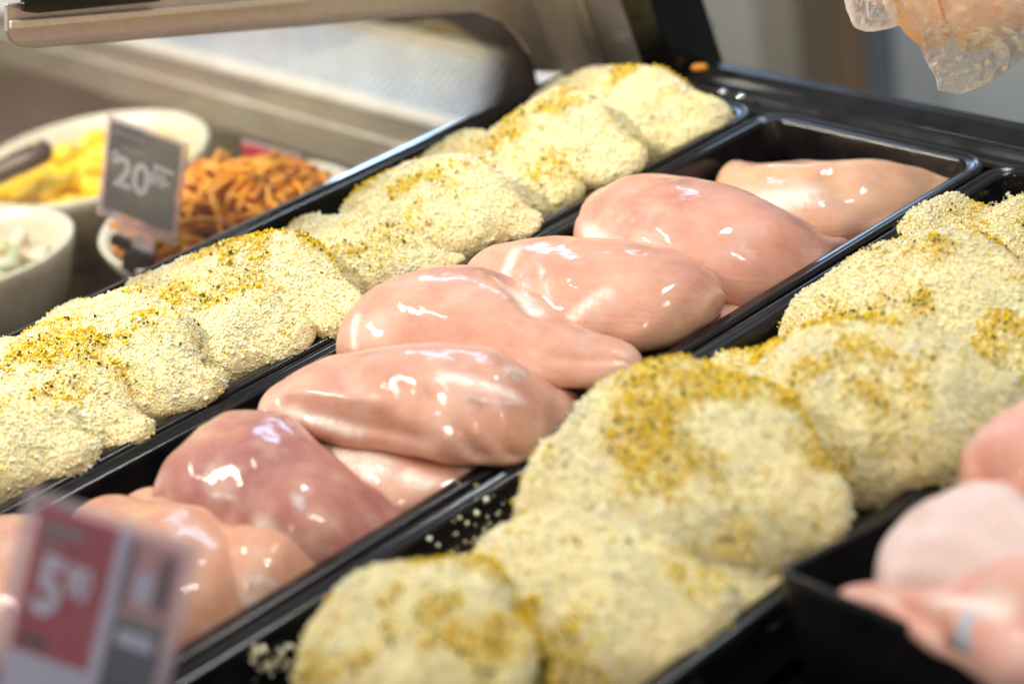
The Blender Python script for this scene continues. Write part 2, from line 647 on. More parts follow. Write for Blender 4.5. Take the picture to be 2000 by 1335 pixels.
def surface_samples(o, n, minz=-0.35):
    me = o.data
    me.calc_loop_triangles()
    tv = np.zeros(len(me.loop_triangles) * 3, int); me.loop_triangles.foreach_get('vertices', tv); tv = tv.reshape(-1, 3)
    co = np.zeros(len(me.vertices) * 3); me.vertices.foreach_get('co', co); co = co.reshape(-1, 3)
    a, b2, c = co[tv[:, 0]], co[tv[:, 1]], co[tv[:, 2]]
    nr = np.cross(b2 - a, c - a)
    ar = np.linalg.norm(nr, axis=1) / 2
    nr = nr / np.maximum(2 * ar[:, None], 1e-12)
    ar = np.where(nr[:, 2] > minz, ar, 0)
    k = RNG.choice(len(tv), n, p=ar / ar.sum())
    u1, u2 = RNG.random(n), RNG.random(n)
    s = np.sqrt(u1)
    P = a[k] * (1 - s)[:, None] + b2[k] * (s * (1 - u2))[:, None] + c[k] * (s * u2)[:, None]
    return P, nr[k], ar.sum()


def crumb_mesh(name, P, size, colors, parent, flat=None):
    n = len(P)
    q = RNG.normal(size=(n, 4)); q /= np.linalg.norm(q, axis=1)[:, None]
    w, x, y, z = q.T
    Rm = np.stack([np.stack([1 - 2 * (y * y + z * z), 2 * (x * y - w * z), 2 * (x * z + w * y)], -1),
                   np.stack([2 * (x * y + w * z), 1 - 2 * (x * x + z * z), 2 * (y * z - w * x)], -1),
                   np.stack([2 * (x * z - w * y), 2 * (y * z + w * x), 1 - 2 * (x * x + y * y)], -1)], 1)
    sc3 = RNG.uniform(0.6, 1.15, (n, 1, 3))
    if flat is not None:
        sc3[:, :, 2] *= flat
    base = OCT[None] * sc3 * (1 + RNG.uniform(-0.25, 0.25, (n, 6, 1)))
    V = np.einsum('nij,nkj->nki', Rm, base) * size[:, None, None] + P[:, None, :]
    F = (OCTF[None] + (np.arange(n) * 6)[:, None, None]).reshape(-1)
    me = bpy.data.meshes.new(name)
    me.vertices.add(n * 6)
    me.vertices.foreach_set('co', V.reshape(-1).astype(np.float32))
    nf = n * 8
    me.loops.add(nf * 3)
    me.loops.foreach_set('vertex_index', F.astype(np.int32))
    me.polygons.add(nf)
    me.polygons.foreach_set('loop_start', np.arange(0, nf * 3, 3, dtype=np.int32))
    me.update(calc_edges=True)
    at = me.attributes.new('tint', 'FLOAT_COLOR', 'POINT')
    cc = np.concatenate([np.repeat(colors, 6, axis=0), np.ones((n * 6, 1))], 1)
    at.data.foreach_set('color', cc.astype(np.float32).ravel())
    me.materials.append(CRUMB)
    me.validate()
    o = bpy.data.objects.new(name, me)
    COL.objects.link(o)
    if parent is not None:
        o.parent = parent
    o['kind'] = 'stuff'
    return o


CREAM = np.array([lin(c)[:3] for c in ((250, 249, 220), (247, 244, 204), (243, 237, 188), (254, 253, 236), (246, 232, 190), (240, 224, 164))])
SEAS_Y = np.array([lin(c)[:3] for c in ((250, 218, 44), (246, 206, 26), (252, 232, 112), (240, 192, 18))])
SEAS_G = np.array([lin(c)[:3] for c in ((112, 112, 58), (84, 88, 44), (136, 128, 66))])
SEAS_R = np.array([lin(c)[:3] for c in ((158, 70, 28), (120, 48, 24))])


def season_weight(W, x0, wid):
    """how much seasoning fell on a spot: a wandering sprinkled line along the tray, gathered in clumps"""
    out = np.zeros(len(W))
    for i, p in enumerate(W):
        xc = x0 + 0.020 * mnoise.noise(Vector((x0 * 9, p[1] * 9, 0)))
        d = (p[0] - xc) / wid
        c = mnoise.noise(Vector(p * 26)) + 0.5 * mnoise.noise(Vector(p * 70))
        out[i] = math.exp(-d * d) * max(0, 0.16 + 2.1 * c)
    return out


TOTAL = [0]


def coat(o, x0, dens=0.82, yellow=1.0, wid=0.036):
    """breadcrumbs and seasoning on one fillet"""
    _, _, area = surface_samples(o, 4)
    n = int(area * 1e6 * dens)
    P, N, _ = surface_samples(o, n)
    W = P + np.array(o.location)
    lo = np.array([mnoise.noise(Vector(p * 45)) + 0.6 * mnoise.noise(Vector(p * 130)) for p in W])
    size = RNG.lognormal(math.log(0.00052), 0.42, n) * (1 + 0.35 * lo)
    pick = np.clip((RNG.random(n) * 6 - lo * 3.2), 0, 5.99).astype(int)
    col = CREAM[pick] * RNG.uniform(0.84, 1.04, (n, 1))
    bare = np.clip(-lo - 0.28, 0, 0.5)[:, None] * 1.2          # thin spots where the meat shows through
    col = col * (1 - bare) + np.array(lin((222, 176, 118))[:3]) * bare
    w = season_weight(W, x0, wid)
    turm = np.clip(w * 0.75 * yellow, 0, 0.75)[:, None]
    col = col * (1 - turm) + SEAS_Y[2] * turm
    lift = np.clip(lo, 0, 1)[:, None] * 0.0007
    crumb_mesh('crumb_coating', P + N * (size[:, None] * 0.35 + lift), size, np.clip(col, 0, 1), o)
    m = int(n * 0.6)
    P2, N2, _ = surface_samples(o, m, 0.0)
    w = season_weight(P2 + np.array(o.location), x0, wid) + 0.012
    keep = RNG.random(m) < np.clip(w * 1.0 * yellow, 0, 0.9)
    P2, N2 = P2[keep], N2[keep]
    k = len(P2)
    TOTAL[0] += n + k
    if k > 3:
        size = np.clip(RNG.lognormal(math.log(0.00080), 0.42, k), 0, 0.0017)
        t = RNG.random(k)
        col = SEAS_Y[RNG.integers(0, 4, k)]
        g = t > 0.78
        col[g] = SEAS_G[RNG.integers(0, 3, g.sum())]
        rd = t > 0.980
        col[rd] = SEAS_R[RNG.integers(0, 2, rd.sum())]
        crumb_mesh('seasoning', P2 + N2 * (size[:, None] * 0.8 + 0.0008), size, col, o, flat=0.6)


# ================================================================== STRUCTURE
# ---- black counter the trays stand in, staff-side floor and cabinets far behind
TB = -0.068
deck = box('counter_deck', -0.005, 1.1, -0.95, 0.004, TB - 0.03, TB - 0.003, BLACK)
kind(deck, 'structure')

# rear ledge of the counter: a ridged black profile running behind the trays
prof = [(0.006, -0.07), (0.006, -0.012), (0.010, -0.008), (0.016, -0.008), (0.019, -0.003), (0.024, -0.001), (0.029, -0.004),
        (0.034, -0.006), (0.038, -0.002), (0.046, 0.001), (0.054, 0.002), (0.059, -0.001), (0.061, -0.008), (0.061, -0.07)]
ledge = prism('counter_ledge', [(-0.01, y, z) for y, z in prof], (1.1, 0, 0), BLACK, bev=0.0012)
kind(ledge, 'structure')

FLOORM = plain('floor_tiles', (128, 132, 134), 0.35, var=0.25, scale=2.0)
fl = mesh_obj('floor', [(-6, -3, -1.0), (4, -3, -1.0), (4, 7, -1.0), (-6, 7, -1.0)], [(0, 1, 2, 3)], FLOORM, smooth=False)
kind(fl, 'structure')

# ---- the well on the left: deck, steel back panel, lip, perforated grille
WELL = -0.152
WDM = plain('dark_laminate', (44, 38, 32), 0.28, var=0.3, scale=14)
wd = box('well_deck', -1.3, -0.012, -1.3, -0.002, WELL - 0.02, WELL, WDM)
kind(wd, 'structure')
DARKREAR = plain('dark_rear_door', (26, 23, 20), 0.45, var=0.35, scale=8)
bl = empty('back_ledge', (0, 0, 0)); kind(bl, 'structure')
LZ = -0.080
box('back_panel', -1.3, -0.014, 0.002, 0.006, WELL - 0.02, LZ - 0.010, STEEL_WARM, bl)
for rz in (0.034,):
    box('streak_rail', -1.3, -0.016, -0.0015, 0.0015, LZ - rz - 0.004, LZ - rz, STEEL_LIP, bl, 0.001)  # pale strip added in place of a reflection streak on the panel
lip = [(0.000, LZ - 0.012), (-0.003, LZ - 0.006), (-0.002, LZ - 0.001), (0.003, LZ + 0.002), (0.012, LZ + 0.002), (0.016, LZ - 0.002), (0.016, LZ - 0.012)]
prism('ledge_lip', [(-1.3, y, z) for y, z in lip], (1.286, 0, 0), STEEL_LIP, bl, 0.001)
box('perforated_grille', -1.3, -0.014, 0.0165, 0.135, LZ - 0.008, LZ - 0.004, PERF, bl)
box('rear_step', -1.3, -0.06, 0.136, 0.150, LZ - 0.008, LZ + 0.003, STEEL_WARM, bl, 0.002)
box('rear_shelf', -1.3, -0.13, 0.151, 0.30, LZ - 0.012, LZ - 0.001, DARKREAR, bl, 0.002)
rd = box('rear_door', -1.6, -0.20, 0.302, 0.315, LZ - 0.1, 0.10, DARKREAR); kind(rd, 'structure')

# ================================================================== DIVIDER: steel frame, glass, post
fr = empty('divider_frame', (-0.015, 0.0, 0.0))
tag(fr, 'brushed steel bracket and leaning post holding the glass divider', 'frame')
FX = -0.019


def fp(px):
    p = unx(px, FX)
    return p - np.array([-0.015, 0, 0])


out = [(14, 22), (14, 62), (22, 80), (40, 92), (64, 95), (300, 76), (600, 52), (870, 27), (930, 24), (975, 38), (1010, 66), (1032, 100), (1042, 140), (1112, 142), (1085, 80), (1050, 5), (1018, -60), (960, -110), (860, -110), (600, -80), (300, -32), (14, 8)]
prism('bracket_plate', [fp(p) for p in out], (-0.004, 0, 0), STEEL_BRACKET, fr, 0.0008)
gask = [(34, 20), (34, -40), (300, -60), (300, 0), (60, 23)]
prism('gasket', [fp(p) + np.array([0.003, 0, 0]) for p in gask], (0.006, 0, 0), BLACK, fr, 0.001)
seam = [(16, 55), (16, 40), (600, -8), (600, 2), (100, 48)]
prism('top_channel', [fp(p) + np.array([0.0045, 0, 0]) for p in seam], (-0.004, 0, 0), STEEL_WARM, fr, 0.0006)
# leaning post: facets from the photograph's base points
lean = np.array([0, -0.27, 1.0]) * 0.22


def pp(px, z=-0.012):
    return un(px, z) - np.array([-0.015, 0, 0])


b0, b1, b2_, b3, b4 = pp((1100, 152)), pp((1168, 150)), pp((1196, 150)), pp((1275, 170)), pp((1392, 140))
back = np.array([0.0, 0.05, 0])
prism('post_rib', [b0, b1, b1 + back, b0 + back], lean, STEEL_WARM, fr, 0.0015)
prism('post_edge', [b1 + (0.0006, -0.003, 0), b2_ + (0, -0.003, 0), b2_ + back, b1 + (0.0006, 0, 0) + back], lean, STEEL_BRACKET, fr, 0.0015)
prism('post_face', [b2_ + (0.0006, 0, 0), b3, b3 + back, b2_ + back + (0.0006, 0, 0)], lean, STEEL, fr, 0.0015)
prism('post_cover', [b3 + (0.0006, -0.004, 0), (b3 + b4) / 2 + np.array([0.008, -0.012, 0]), b4, b4 + back * 0.3, b3 + back * 1.2 + (0.0006, 0, 0)], lean, BLACK, fr, 0.002)
# screws
for px, x in (((1086, 48), 0.004),):
    c = fp(px) + np.array([x, 0, 0])
    V = [(c[0] + 0.003, c[1], c[2])] + [(c[0] + h, c[1] + rr * math.cos(a), c[2] + rr * math.sin(a)) for h, rr in ((0.0022, 0.0035), (0, 0.0042)) for a in np.linspace(0, 2 * math.pi, 12, endpoint=False)]
    F = [(0, 1 + i, 1 + (i + 1) % 12) for i in range(12)] + [(1 + i, 13 + i, 13 + (i + 1) % 12, 1 + (i + 1) % 12) for i in range(12)]
    mesh_obj('screw', V, F, STEEL, fr)

g = [unx(p, -0.0105) for p in [(-80, 70), (60, 92), (300, 74), (600, 50), (880, 24), (980, 40), (1036, 110), (1052, 168), (660, 350), (350, 500), (-80, 705)]]
gp = prism('glass_divider', g, (-0.004, 0, 0), GLASS)
tag(gp, 'smeared clear glass pane between the left tray and the salad bowls', 'glass pane')

# glints on the rear ledge, shaped as bright metal domes, orange scrap at the foot of the post
GLINT = plain('glint_gloss', (190, 205, 220), 0.05, var=0.0, Metallic=0.6) if False else plain('bright_glint', (225, 232, 240), 0.12, metal=1.0, var=0.02)
for k, (px, lab) in enumerate((((1412, 180), 'left one of two small glints shaped as domes on the black rear ledge'), ((1447, 189), 'right one of two small glints shaped as domes on the black rear ledge'))):
    c = un(px, 0.001)
    V, F = [], []
    for j, (h, rr) in enumerate(((0.0, 0.0034), (0.0012, 0.0031), (0.0021, 0.0018))):
        V += [(rr * math.cos(a), rr * math.sin(a), h) for a in np.linspace(0, 2 * math.pi, 12, endpoint=False)]
    V.append((0, 0, 0.0025))
    for j in range(2):
        F += [(j * 12 + i, j * 12 + (i + 1) % 12, (j + 1) * 12 + (i + 1) % 12, (j + 1) * 12 + i) for i in range(12)]
    F += [(24 + i, 24 + (i + 1) % 12, 36) for i in range(12)]
    o = mesh_obj('glint', V, F, GLINT)
    o.location = c
    tag(o, lab, 'glint', 'glints on the ledge')

# ================================================================== TRAYS
def tray(name, cx, y0, y1, label, depth=0.066, W=0.197, rad=0.026):
    root = empty(name, (cx, (y0 + y1) / 2, -depth))
    tag(root, label, 'tray', 'black food trays')
    hx, hy = W / 2, (y1 - y0) / 2
    D = depth
    basin = sweep_rect('basin', hx, hy, rad, [(-0.055, 0.0), (-0.026, 0.0012), (-0.021, 0.004), (-0.018, 0.012), (-0.0125, D - 0.006), (-0.0115, D - 0.002)], BLACK, root, True)
    basin.data.polygons[len(basin.data.polygons) - 1].use_smooth = False
    sweep_rect('rim', hx, hy, rad, [(-0.0115, D - 0.002), (-0.0105, D - 0.0003), (-0.009, D), (-0.006, D - 0.0004), (-0.005, D + 0.0002), (-0.0035, D + 0.001),
                                    (-0.0015, D + 0.0006), (-0.0002, D - 0.001), (0.0, D - 0.004), (-0.0005, D - 0.010), (-0.003, D - 0.012)], BLACK, root)
    return root


tray('food_tray', 0.100, -0.98, 0.0, 'black tray on the left, full of crumbed chicken beside the glass pane')
tray('food_tray', 0.300, -0.98, 0.0, 'black tray in the middle holding raw chicken breasts')
tray('food_tray', 0.500, -0.98, 0.0, 'black tray right of the raw breasts, heaped with crumbed chicken')

# ================================================================== RAW CHICKEN BREASTS
GB = 'raw chicken breasts in the middle tray'


from mathutils.bvhtree import BVHTree


def breast(label, start, st, end, z, meat, films=(), **kw):
    kw.setdefault('fine', 0.00022)
    o = lump('chicken_breast', start, st, end, z, MEAT[meat], nu=76, nv=68, **kw)
    if films:
        loc = np.array(o.location)
        tree = BVHTree.FromPolygons([v.co + o.location for v in o.data.vertices], [tuple(p.vertices) for p in o.data.polygons])
        for top, bot in films:
            n, mrow = 22, 9
            tt = np.linspace(0, 1, len(top)); tq = np.linspace(0, 1, n)
            A, B = spline(tt, np.array(top, float), tq), spline(tt, np.array(bot, float), tq)
            V, cov, F = [], [], []
            ok = True
            for i2 in range(n):
                for k in range(mrow):
                    q = k / (mrow - 1)
                    px = A[i2] * (1 - q) + B[i2] * q
                    hit, nr, _, _ = tree.ray_cast(Vector(CAM), Vector(ray(px)).normalized())
                    e = min(q, 1 - q) * 2
                    e2 = min(tq[i2], 1 - tq[i2]) * 4
                    c = min(1, e * 1.2) ** 1.6 * min(1, e2) ** 1.6
                    if hit is None:
                        hit, nr, c = Vector(V[-1]) + o.location if V else Vector(CAM), Vector((0, 0, 1)), 0.0
                    wob = 0.0006 * mnoise.noise(Vector(hit) * 260)
                    V.append(tuple(Vector(hit) + nr * (0.0003 + (0.0009 + wob) * c) - o.location)); cov.append(c)
            for i2 in range(n - 1):
                F += [(i2 * mrow + k, i2 * mrow + k + 1, (i2 + 1) * mrow + k + 1, (i2 + 1) * mrow + k) for k in range(mrow - 1)]
            so = mesh_obj('sinew', V, F, SINEW, o)
            so.data.attributes.new('cover', 'FLOAT', 'POINT').data.foreach_set('value', np.array(cov, np.float32))
    return tag(o, label, 'chicken breast', GB)


breast('peach coloured breast farthest back against the tray end wall', (1406, 348), [(1452, 324, 1452, 430), (1560, 321, 1550, 490), (1680, 315, 1650, 500), (1780, 328, 1735, 475), (1842, 350, 1795, 455)], (1892, 400), [-0.018, -0.018, -0.018, -0.02, -0.022, -0.026, -0.03], 'peach',
       films=[([(1425, 400), (1460, 420), (1490, 450)], [(1440, 395), (1480, 415), (1510, 445)])],
       seed=1, ratio=0.5, amp=0.0016, grooves=[(0.55, 0.27, 0.72, 0.42, -0.004, 0.05), (0.2, 0.24, 0.9, 0.2, 0.003, 0.03), (0.22, 0.3, 0.3, 0.4, -0.002, 0.05)], fats=[(0.3, 0.38, 0.5, 0.34, 0.05)])
breast('large rosy breast with streaky highlights, second from the far end', (1140, 428), [(1170, 370, 1185, 500), (1250, 351, 1255, 560), (1360, 363, 1350, 605), (1470, 393, 1440, 615), (1560, 429, 1505, 612), (1618, 462, 1562, 590)], (1660, 512), [0.0, 0.0, 0.0, 0.0, -0.003, -0.008, -0.014, -0.02], 'rose',
       films=[([(1180, 462), (1240, 450), (1290, 468), (1335, 505)], [(1200, 492), (1245, 500), (1290, 515), (1325, 530)])],
       seed=2, ratio=0.58, amp=0.0016, grooves=[(0.05, 0.34, 0.42, 0.44, -0.004, 0.04), (0.75, 0.24, 0.95, 0.26, 0.002, 0.05)], fats=[(0.12, 0.42, 0.36, 0.47, 0.05)])
breast('smooth oval breast with a white sinew patch, third from the far end', (922, 530), [(985, 483, 1010, 600), (1080, 471, 1080, 655), (1200, 476, 1180, 700), (1300, 497, 1270, 702), (1365, 535, 1345, 685), (1390, 562, 1378, 650)], (1404, 600), 0.004, 'pink',
       films=[([(1038, 505), (1045, 535), (1055, 565), (1065, 600)], [(1062, 500), (1074, 532), (1084, 562), (1090, 596)]), ([(1000, 520), (1005, 560), (1020, 590)], [(1045, 515), (1050, 560), (1060, 595)])],
       seed=3, ratio=0.6, amp=0.0013, grooves=[(0.6, 0.28, 0.8, 0.42, -0.0015, 0.04)], fats=[(0.24, 0.28, 0.30, 0.42, 0.022), (0.55, 0.5, 0.7, 0.36, 0.02)])
breast('plump tapering breast at the centre, its narrow tip pointing right', (698, 640), [(742, 556, 752, 720), (850, 527, 845, 750), (950, 545, 940, 755), (1050, 598, 1020, 765), (1150, 648, 1105, 768)], (1247, 722), 0.008, 'pink',
       films=[([(950, 552), (975, 565), (1010, 585)], [(945, 566), (970, 582), (1005, 600)])],
       seed=4, ratio=0.6, amp=0.0014, grooves=[(0.44, 0.14, 0.60, 0.20, -0.005, 0.05), (0.80, 0.36, 1.0, 0.30, -0.002, 0.03)], fats=[(0.10, 0.36, 0.13, 0.44, 0.016), (0.5, 0.17, 0.62, 0.2, 0.03)])
breast('broad breast with a creased right end lying over another', (503, 810), [(560, 738, 575, 840), (640, 702, 660, 868), (760, 682, 780, 890), (880, 675, 890, 912), (980, 686, 970, 915), (1060, 734, 1025, 890), (1105, 757, 1070, 862)], (1138, 802), [0.014, 0.014, 0.014, 0.014, 0.012, 0.008, 0.002, -0.006, -0.012], 'pink',
       films=[([(580, 782), (615, 786), (655, 800), (705, 822)], [(592, 836), (630, 850), (668, 852), (712, 846)]), ([(870, 762), (930, 766), (990, 776), (1045, 768)], [(870, 784), (930, 794), (990, 802), (1045, 792)]), ([(965, 712), (1000, 702), (1040, 728)], [(978, 750), (1010, 755), (1045, 752)])],
       seed=5, ratio=0.55, amp=0.0018, grooves=[(0.54, 0.34, 0.66, 0.5, -0.0045, 0.022), (0.67, 0.36, 0.74, 0.5, -0.0045, 0.02), (0.12, 0.34, 0.4, 0.38, 0.004, 0.03), (0.18, 0.42, 0.5, 0.46, -0.003, 0.03), (0.62, 0.26, 0.78, 0.32, -0.0016, 0.03)], fats=[(0.13, 0.42, 0.3, 0.47, 0.03), (0.58, 0.3, 0.76, 0.32, 0.02)])
breast('flat breast with white sinew tucked beneath the broad one', (575, 862), [(650, 828, 640, 960), (760, 848, 725, 1020), (870, 885, 820, 1025)], (945, 940), -0.010, 'pink',
       films=[([(625, 856), (690, 866), (760, 884), (815, 910)], [(640, 900), (695, 912), (750, 932), (800, 950)]), ([(885, 905), (915, 905), (940, 915)], [(890, 930), (915, 930), (935, 932)])],
       seed=6, ratio=0.5, amp=0.0014, fats=[(0.25, 0.27, 0.6, 0.30, 0.07), (0.75, 0.3, 0.85, 0.34, 0.04)])
breast('purplish pink rounded breast in the lower left of the tray', (315, 960), [(348, 872, 365, 1020), (430, 813, 440, 1060), (530, 815, 520, 1085), (620, 873, 580, 1105), (700, 928, 655, 1120), (772, 975, 725, 1120)], (850, 1058), [0.004, 0.004, 0.004, 0.004, 0.002, -0.006, -0.016, -0.03], 'purple',
       films=[([(555, 955), (580, 945), (600, 960)], [(570, 1010), (590, 1015), (604, 1005)]), ([(400, 960), (440, 955), (480, 970)], [(405, 985), (440, 985), (478, 995)])],
       seed=7, ratio=0.62, amp=0.0017, grooves=[(0.42, 0.22, 0.95, 0.24, -0.0025, 0.05)], fats=[(0.5, 0.44, 0.56, 0.46, 0.04)])
breast('two humped breast right behind the red price sign', (243, 988), [(310, 961, 320, 1080), (400, 965, 395, 1150), (500, 1004, 470, 1200), (590, 1012, 550, 1215), (655, 1046, 605, 1205)], (730, 1125), [-0.002, -0.002, -0.002, -0.004, -0.008, -0.016, -0.03], 'tan',
       films=[([(455, 1125), (500, 1112), (555, 1130)], [(470, 1158), (510, 1165), (560, 1165)])],
       seed=8, ratio=0.55, amp=0.0012, grooves=[(0.50, 0.15, 0.56, 0.5, -0.005, 0.06)], fats=[(0.5, 0.45, 0.75, 0.47, 0.04)])
breast('nearest breast with a bright ridge, partly hidden by the red sign', (165, 1000), [(230, 983, 230, 1120), (310, 1003, 305, 1220), (380, 1060, 355, 1290), (440, 1112, 400, 1310), (500, 1162, 450, 1310)], (570, 1245), [0.0, 0.0, 0.0, -0.002, -0.008, -0.018, -0.03], 'tan',
       seed=9, ratio=0.55, amp=0.0012)
breast('breast at the left frame edge behind the red sign', (-70, 1070), [(10, 1012, 10, 1200), (100, 1040, 90, 1300), (200, 1120, 190, 1340)], (310, 1290), -0.006, 'pink',
       seed=10, ratio=0.55, amp=0.0012)
breast('small end of a breast peeking out beside the right tray wall', (1270, 705), [(1330, 640, 1330, 725), (1400, 596, 1395, 700)], (1475, 612), -0.024, 'pink',
       seed=11, ratio=0.5, amp=0.0012)

# ================================================================== CRUMBED CHICKEN
GA, GC = 'crumbed chicken in the left tray', 'crumbed chicken in the right tray'
A_PIECES = [
    ('crumbed fillet farthest back in the left tray, hardly any seasoning', (1050, 195), [(1085, 157, 1090, 250), (1160, 137, 1160, 300), (1240, 140, 1230, 330), (1320, 175, 1285, 330)], (1416, 254), -0.004, {}),
    ('rounded crumbed fillet just in front of the farthest one', (950, 280), [(985, 224, 990, 335), (1050, 188, 1060, 375), (1130, 208, 1120, 385), (1200, 264, 1180, 375)], (1255, 328), 0.002, {}),
    ('small crumbed fillet edge showing by the glass side of the tray', (819, 320), [(845, 284, 850, 355), (890, 266, 900, 375), (960, 275, 960, 395)], (1030, 340), -0.006, {}),
    ('crumbed fillet end against the tray divider, pale and unseasoned', (930, 335), [(990, 317, 980, 430), (1060, 312, 1040, 450), (1100, 345, 1085, 435)], (1129, 390), -0.008, {}),
    ('crumbed fillet with a yellow and green seasoned crest, mid left tray', (680, 410), [(705, 361, 710, 460), (780, 321, 790, 490), (870, 314, 870, 512), (960, 348, 940, 510), (1020, 400, 995, 480)], (1055, 442), 0.004, {}),
    ('low crumbed fillet between two seasoned ones, darker underside', (565, 455), [(620, 430, 620, 560), (700, 422, 690, 610), (790, 455, 765, 600), (850, 490, 825, 565)], (904, 524), -0.006, {}),
    ('big crumbed fillet with scattered herbs left of the central breast', (243, 582), [(290, 536, 300, 640), (380, 491, 390, 690), (480, 461, 480, 710), (570, 468, 555, 690), (650, 540, 625, 668)], (712, 627), 0.004, {}),
    ('crumbed fillet lying in front of the big herbed one', (370, 645), [(420, 578, 420, 730), (480, 570, 470, 765), (550, 612, 525, 735)], (610, 668), 0.002, {}),
    ('crumbed fillet with dense yellow seasoning and red flakes', (90, 635), [(140, 598, 150, 720), (200, 580, 210, 800), (280, 617, 265, 850), (350, 700, 325, 835)], (430, 768), 0.004, {}),
    ('crumbed fillet at the left frame edge, upper one', (-70, 710), [(0, 660, 0, 800), (90, 638, 90, 880), (170, 700, 160, 910), (240, 790, 215, 895)], (290, 852), 0.0, {}),
    ('crumbed fillet at the left frame edge, lower one', (-120, 830), [(-20, 765, -20, 960), (60, 788, 60, 985), (130, 835, 115, 955)], (186, 898), 0.002, {}),
]
for k, (lab, s, st, e, z, kw) in enumerate(A_PIECES):
    o = lump('crumbed_fillet', s, st, e, z, BREADING, ratio=0.5, nu=60, nv=54, amp=0.0030, freq=32, seed=20 + k, fine=0.0012, rolls=0.30, power=0.82, **kw)
    tag(o, lab, 'crumbed chicken', GA)
    coat(o, 0.106)
C_PIECES = [
    ('small crumbed fillet corner farthest back in the right tray', (1762, 445), [(1790, 399, 1790, 490), (1840, 390, 1840, 540), (1900, 408, 1895, 560)], (1970, 480), -0.004, {}),
    ('heavily seasoned crumbed fillet at the right frame edge', (1850, 480), [(1920, 415, 1920, 560), (2000, 393, 2000, 600), (2080, 400, 2080, 600)], (2160, 490), -0.004, {}),
    ('large crumbed fillet with a bare pale left flank', (1546, 620), [(1590, 540, 1590, 690), (1680, 479, 1690, 760), (1800, 463, 1800, 800), (1920, 510, 1900, 810), (2020, 600, 1995, 810)], (2110, 750), -0.002, {}),
    ('broad crumbed fillet beside the pinkish thigh tray corner', (1360, 750), [(1450, 690, 1450, 860), (1560, 644, 1570, 960), (1700, 620, 1690, 990), (1830, 650, 1800, 985), (1940, 725, 1905, 925)], (2002, 802), 0.008, {}),
    ('tallest domed crumbed fillet in the middle of the right tray', (1020, 970), [(1070, 850, 1090, 1050), (1150, 743, 1180, 1120), (1270, 720, 1290, 1150), (1400, 748, 1400, 1150), (1520, 795, 1505, 1130), (1610, 910, 1585, 1090)], (1660, 1015), 0.012, {}),
    ('crumbed fillet slumped between the dome and the front tray corner', (1195, 1130), [(1300, 1040, 1310, 1260), (1420, 1030, 1420, 1275), (1500, 1090, 1480, 1240)], (1556, 1155), -0.012, {}),
    ('strongly seasoned crumbed fillet at the bottom centre', (925, 1095), [(960, 1028, 980, 1180), (1050, 985, 1080, 1300), (1180, 1038, 1190, 1400), (1310, 1105, 1300, 1380)], (1420, 1245), -0.006, {}),
    ('pale smooth crumbed fillet nearest the bottom edge', (582, 1300), [(620, 1190, 630, 1360), (720, 1113, 740, 1420), (830, 1099, 850, 1460), (930, 1100, 940, 1450), (990, 1190, 985, 1410)], (1042, 1315), 0.016, {}),
]
for k, (lab, s, st, e, z, kw) in enumerate(C_PIECES):
    o = lump('crumbed_fillet', s, st, e, z, BREADING, ratio=0.52, nu=64, nv=56, amp=0.0034, freq=28, seed=50 + k, fine=0.0013, rolls=0.30, power=0.82, **kw)
    tag(o, lab, 'crumbed chicken', GC)
    coat(o, 0.520, yellow=1.25, wid=0.050)

# beds of fallen crumbs in the two trays
def crumb_bed(name, x0, x1, y0, y1, z, n, label):
    P = np.stack([RNG.uniform(x0, x1, n), RNG.uniform(y0, y1, n), np.full(n, z)], 1)
    P[:, 2] += np.array([0.006 * mnoise.noise(Vector(p * 22)) for p in P]) + RNG.uniform(-0.002, 0.002, n)
    col = CREAM[RNG.integers(0, 6, n)] * RNG.uniform(0.82, 1.02, (n, 1))
    o = crumb_mesh(name, P, RNG.lognormal(math.log(0.0014), 0.35, n), col, None)
    o['label'] = label
    o['category'] = 'crumbs'
    return o


crumb_bed('crumb_bed', 0.022, 0.178, -0.75, -0.02, -0.030, 26000, 'bed of loose breadcrumbs under the crumbed fillets of the left tray')
crumb_bed('crumb_bed', 0.44, 0.578, -0.52, -0.02, -0.034, 16000, 'bed of loose breadcrumbs under the crumbed fillets of the right tray')


def loose(pxs, label, n, spread, z, wall=None):
    Ps = []
    for px in pxs:
        c = un(px, z) if wall is None else unx(px, wall)
        for _ in range(n):
            if wall is None:
                Ps.append(c + np.array([random.gauss(0, spread), random.gauss(0, spread * 1.6), random.uniform(0, 0.002)]))
            else:
                dz = random.gauss(0, spread)
                Ps.append(c + np.array([0.0004 - 0.10 * dz + random.uniform(0, 0.001), random.gauss(0, spread * 1.3), dz]))
    P = np.array(Ps)
    o = crumb_mesh('loose_crumbs', P, RNG.lognormal(math.log(0.0010), 0.4, len(P)), CREAM[RNG.integers(0, 6, len(P))], None)
    o['label'] = label; o['category'] = 'crumbs'


loose([(880, 1085), (930, 1060), (800, 1120), (950, 1000)], 'stray crumbs sprinkled on the dark inner wall of the right tray', 16, 0.009, -0.03, 0.4165)
loose([(505, 1270), (545, 1280), (520, 1300)], 'little clump of crumbs on the tray wall at the bottom', 26, 0.0024, -0.03, 0.4165)
loose([(1940, 400), (1985, 390), (1400, 735), (1010, 965)], 'stray crumbs near the far end of the right tray', 18, 0.005, -0.01)


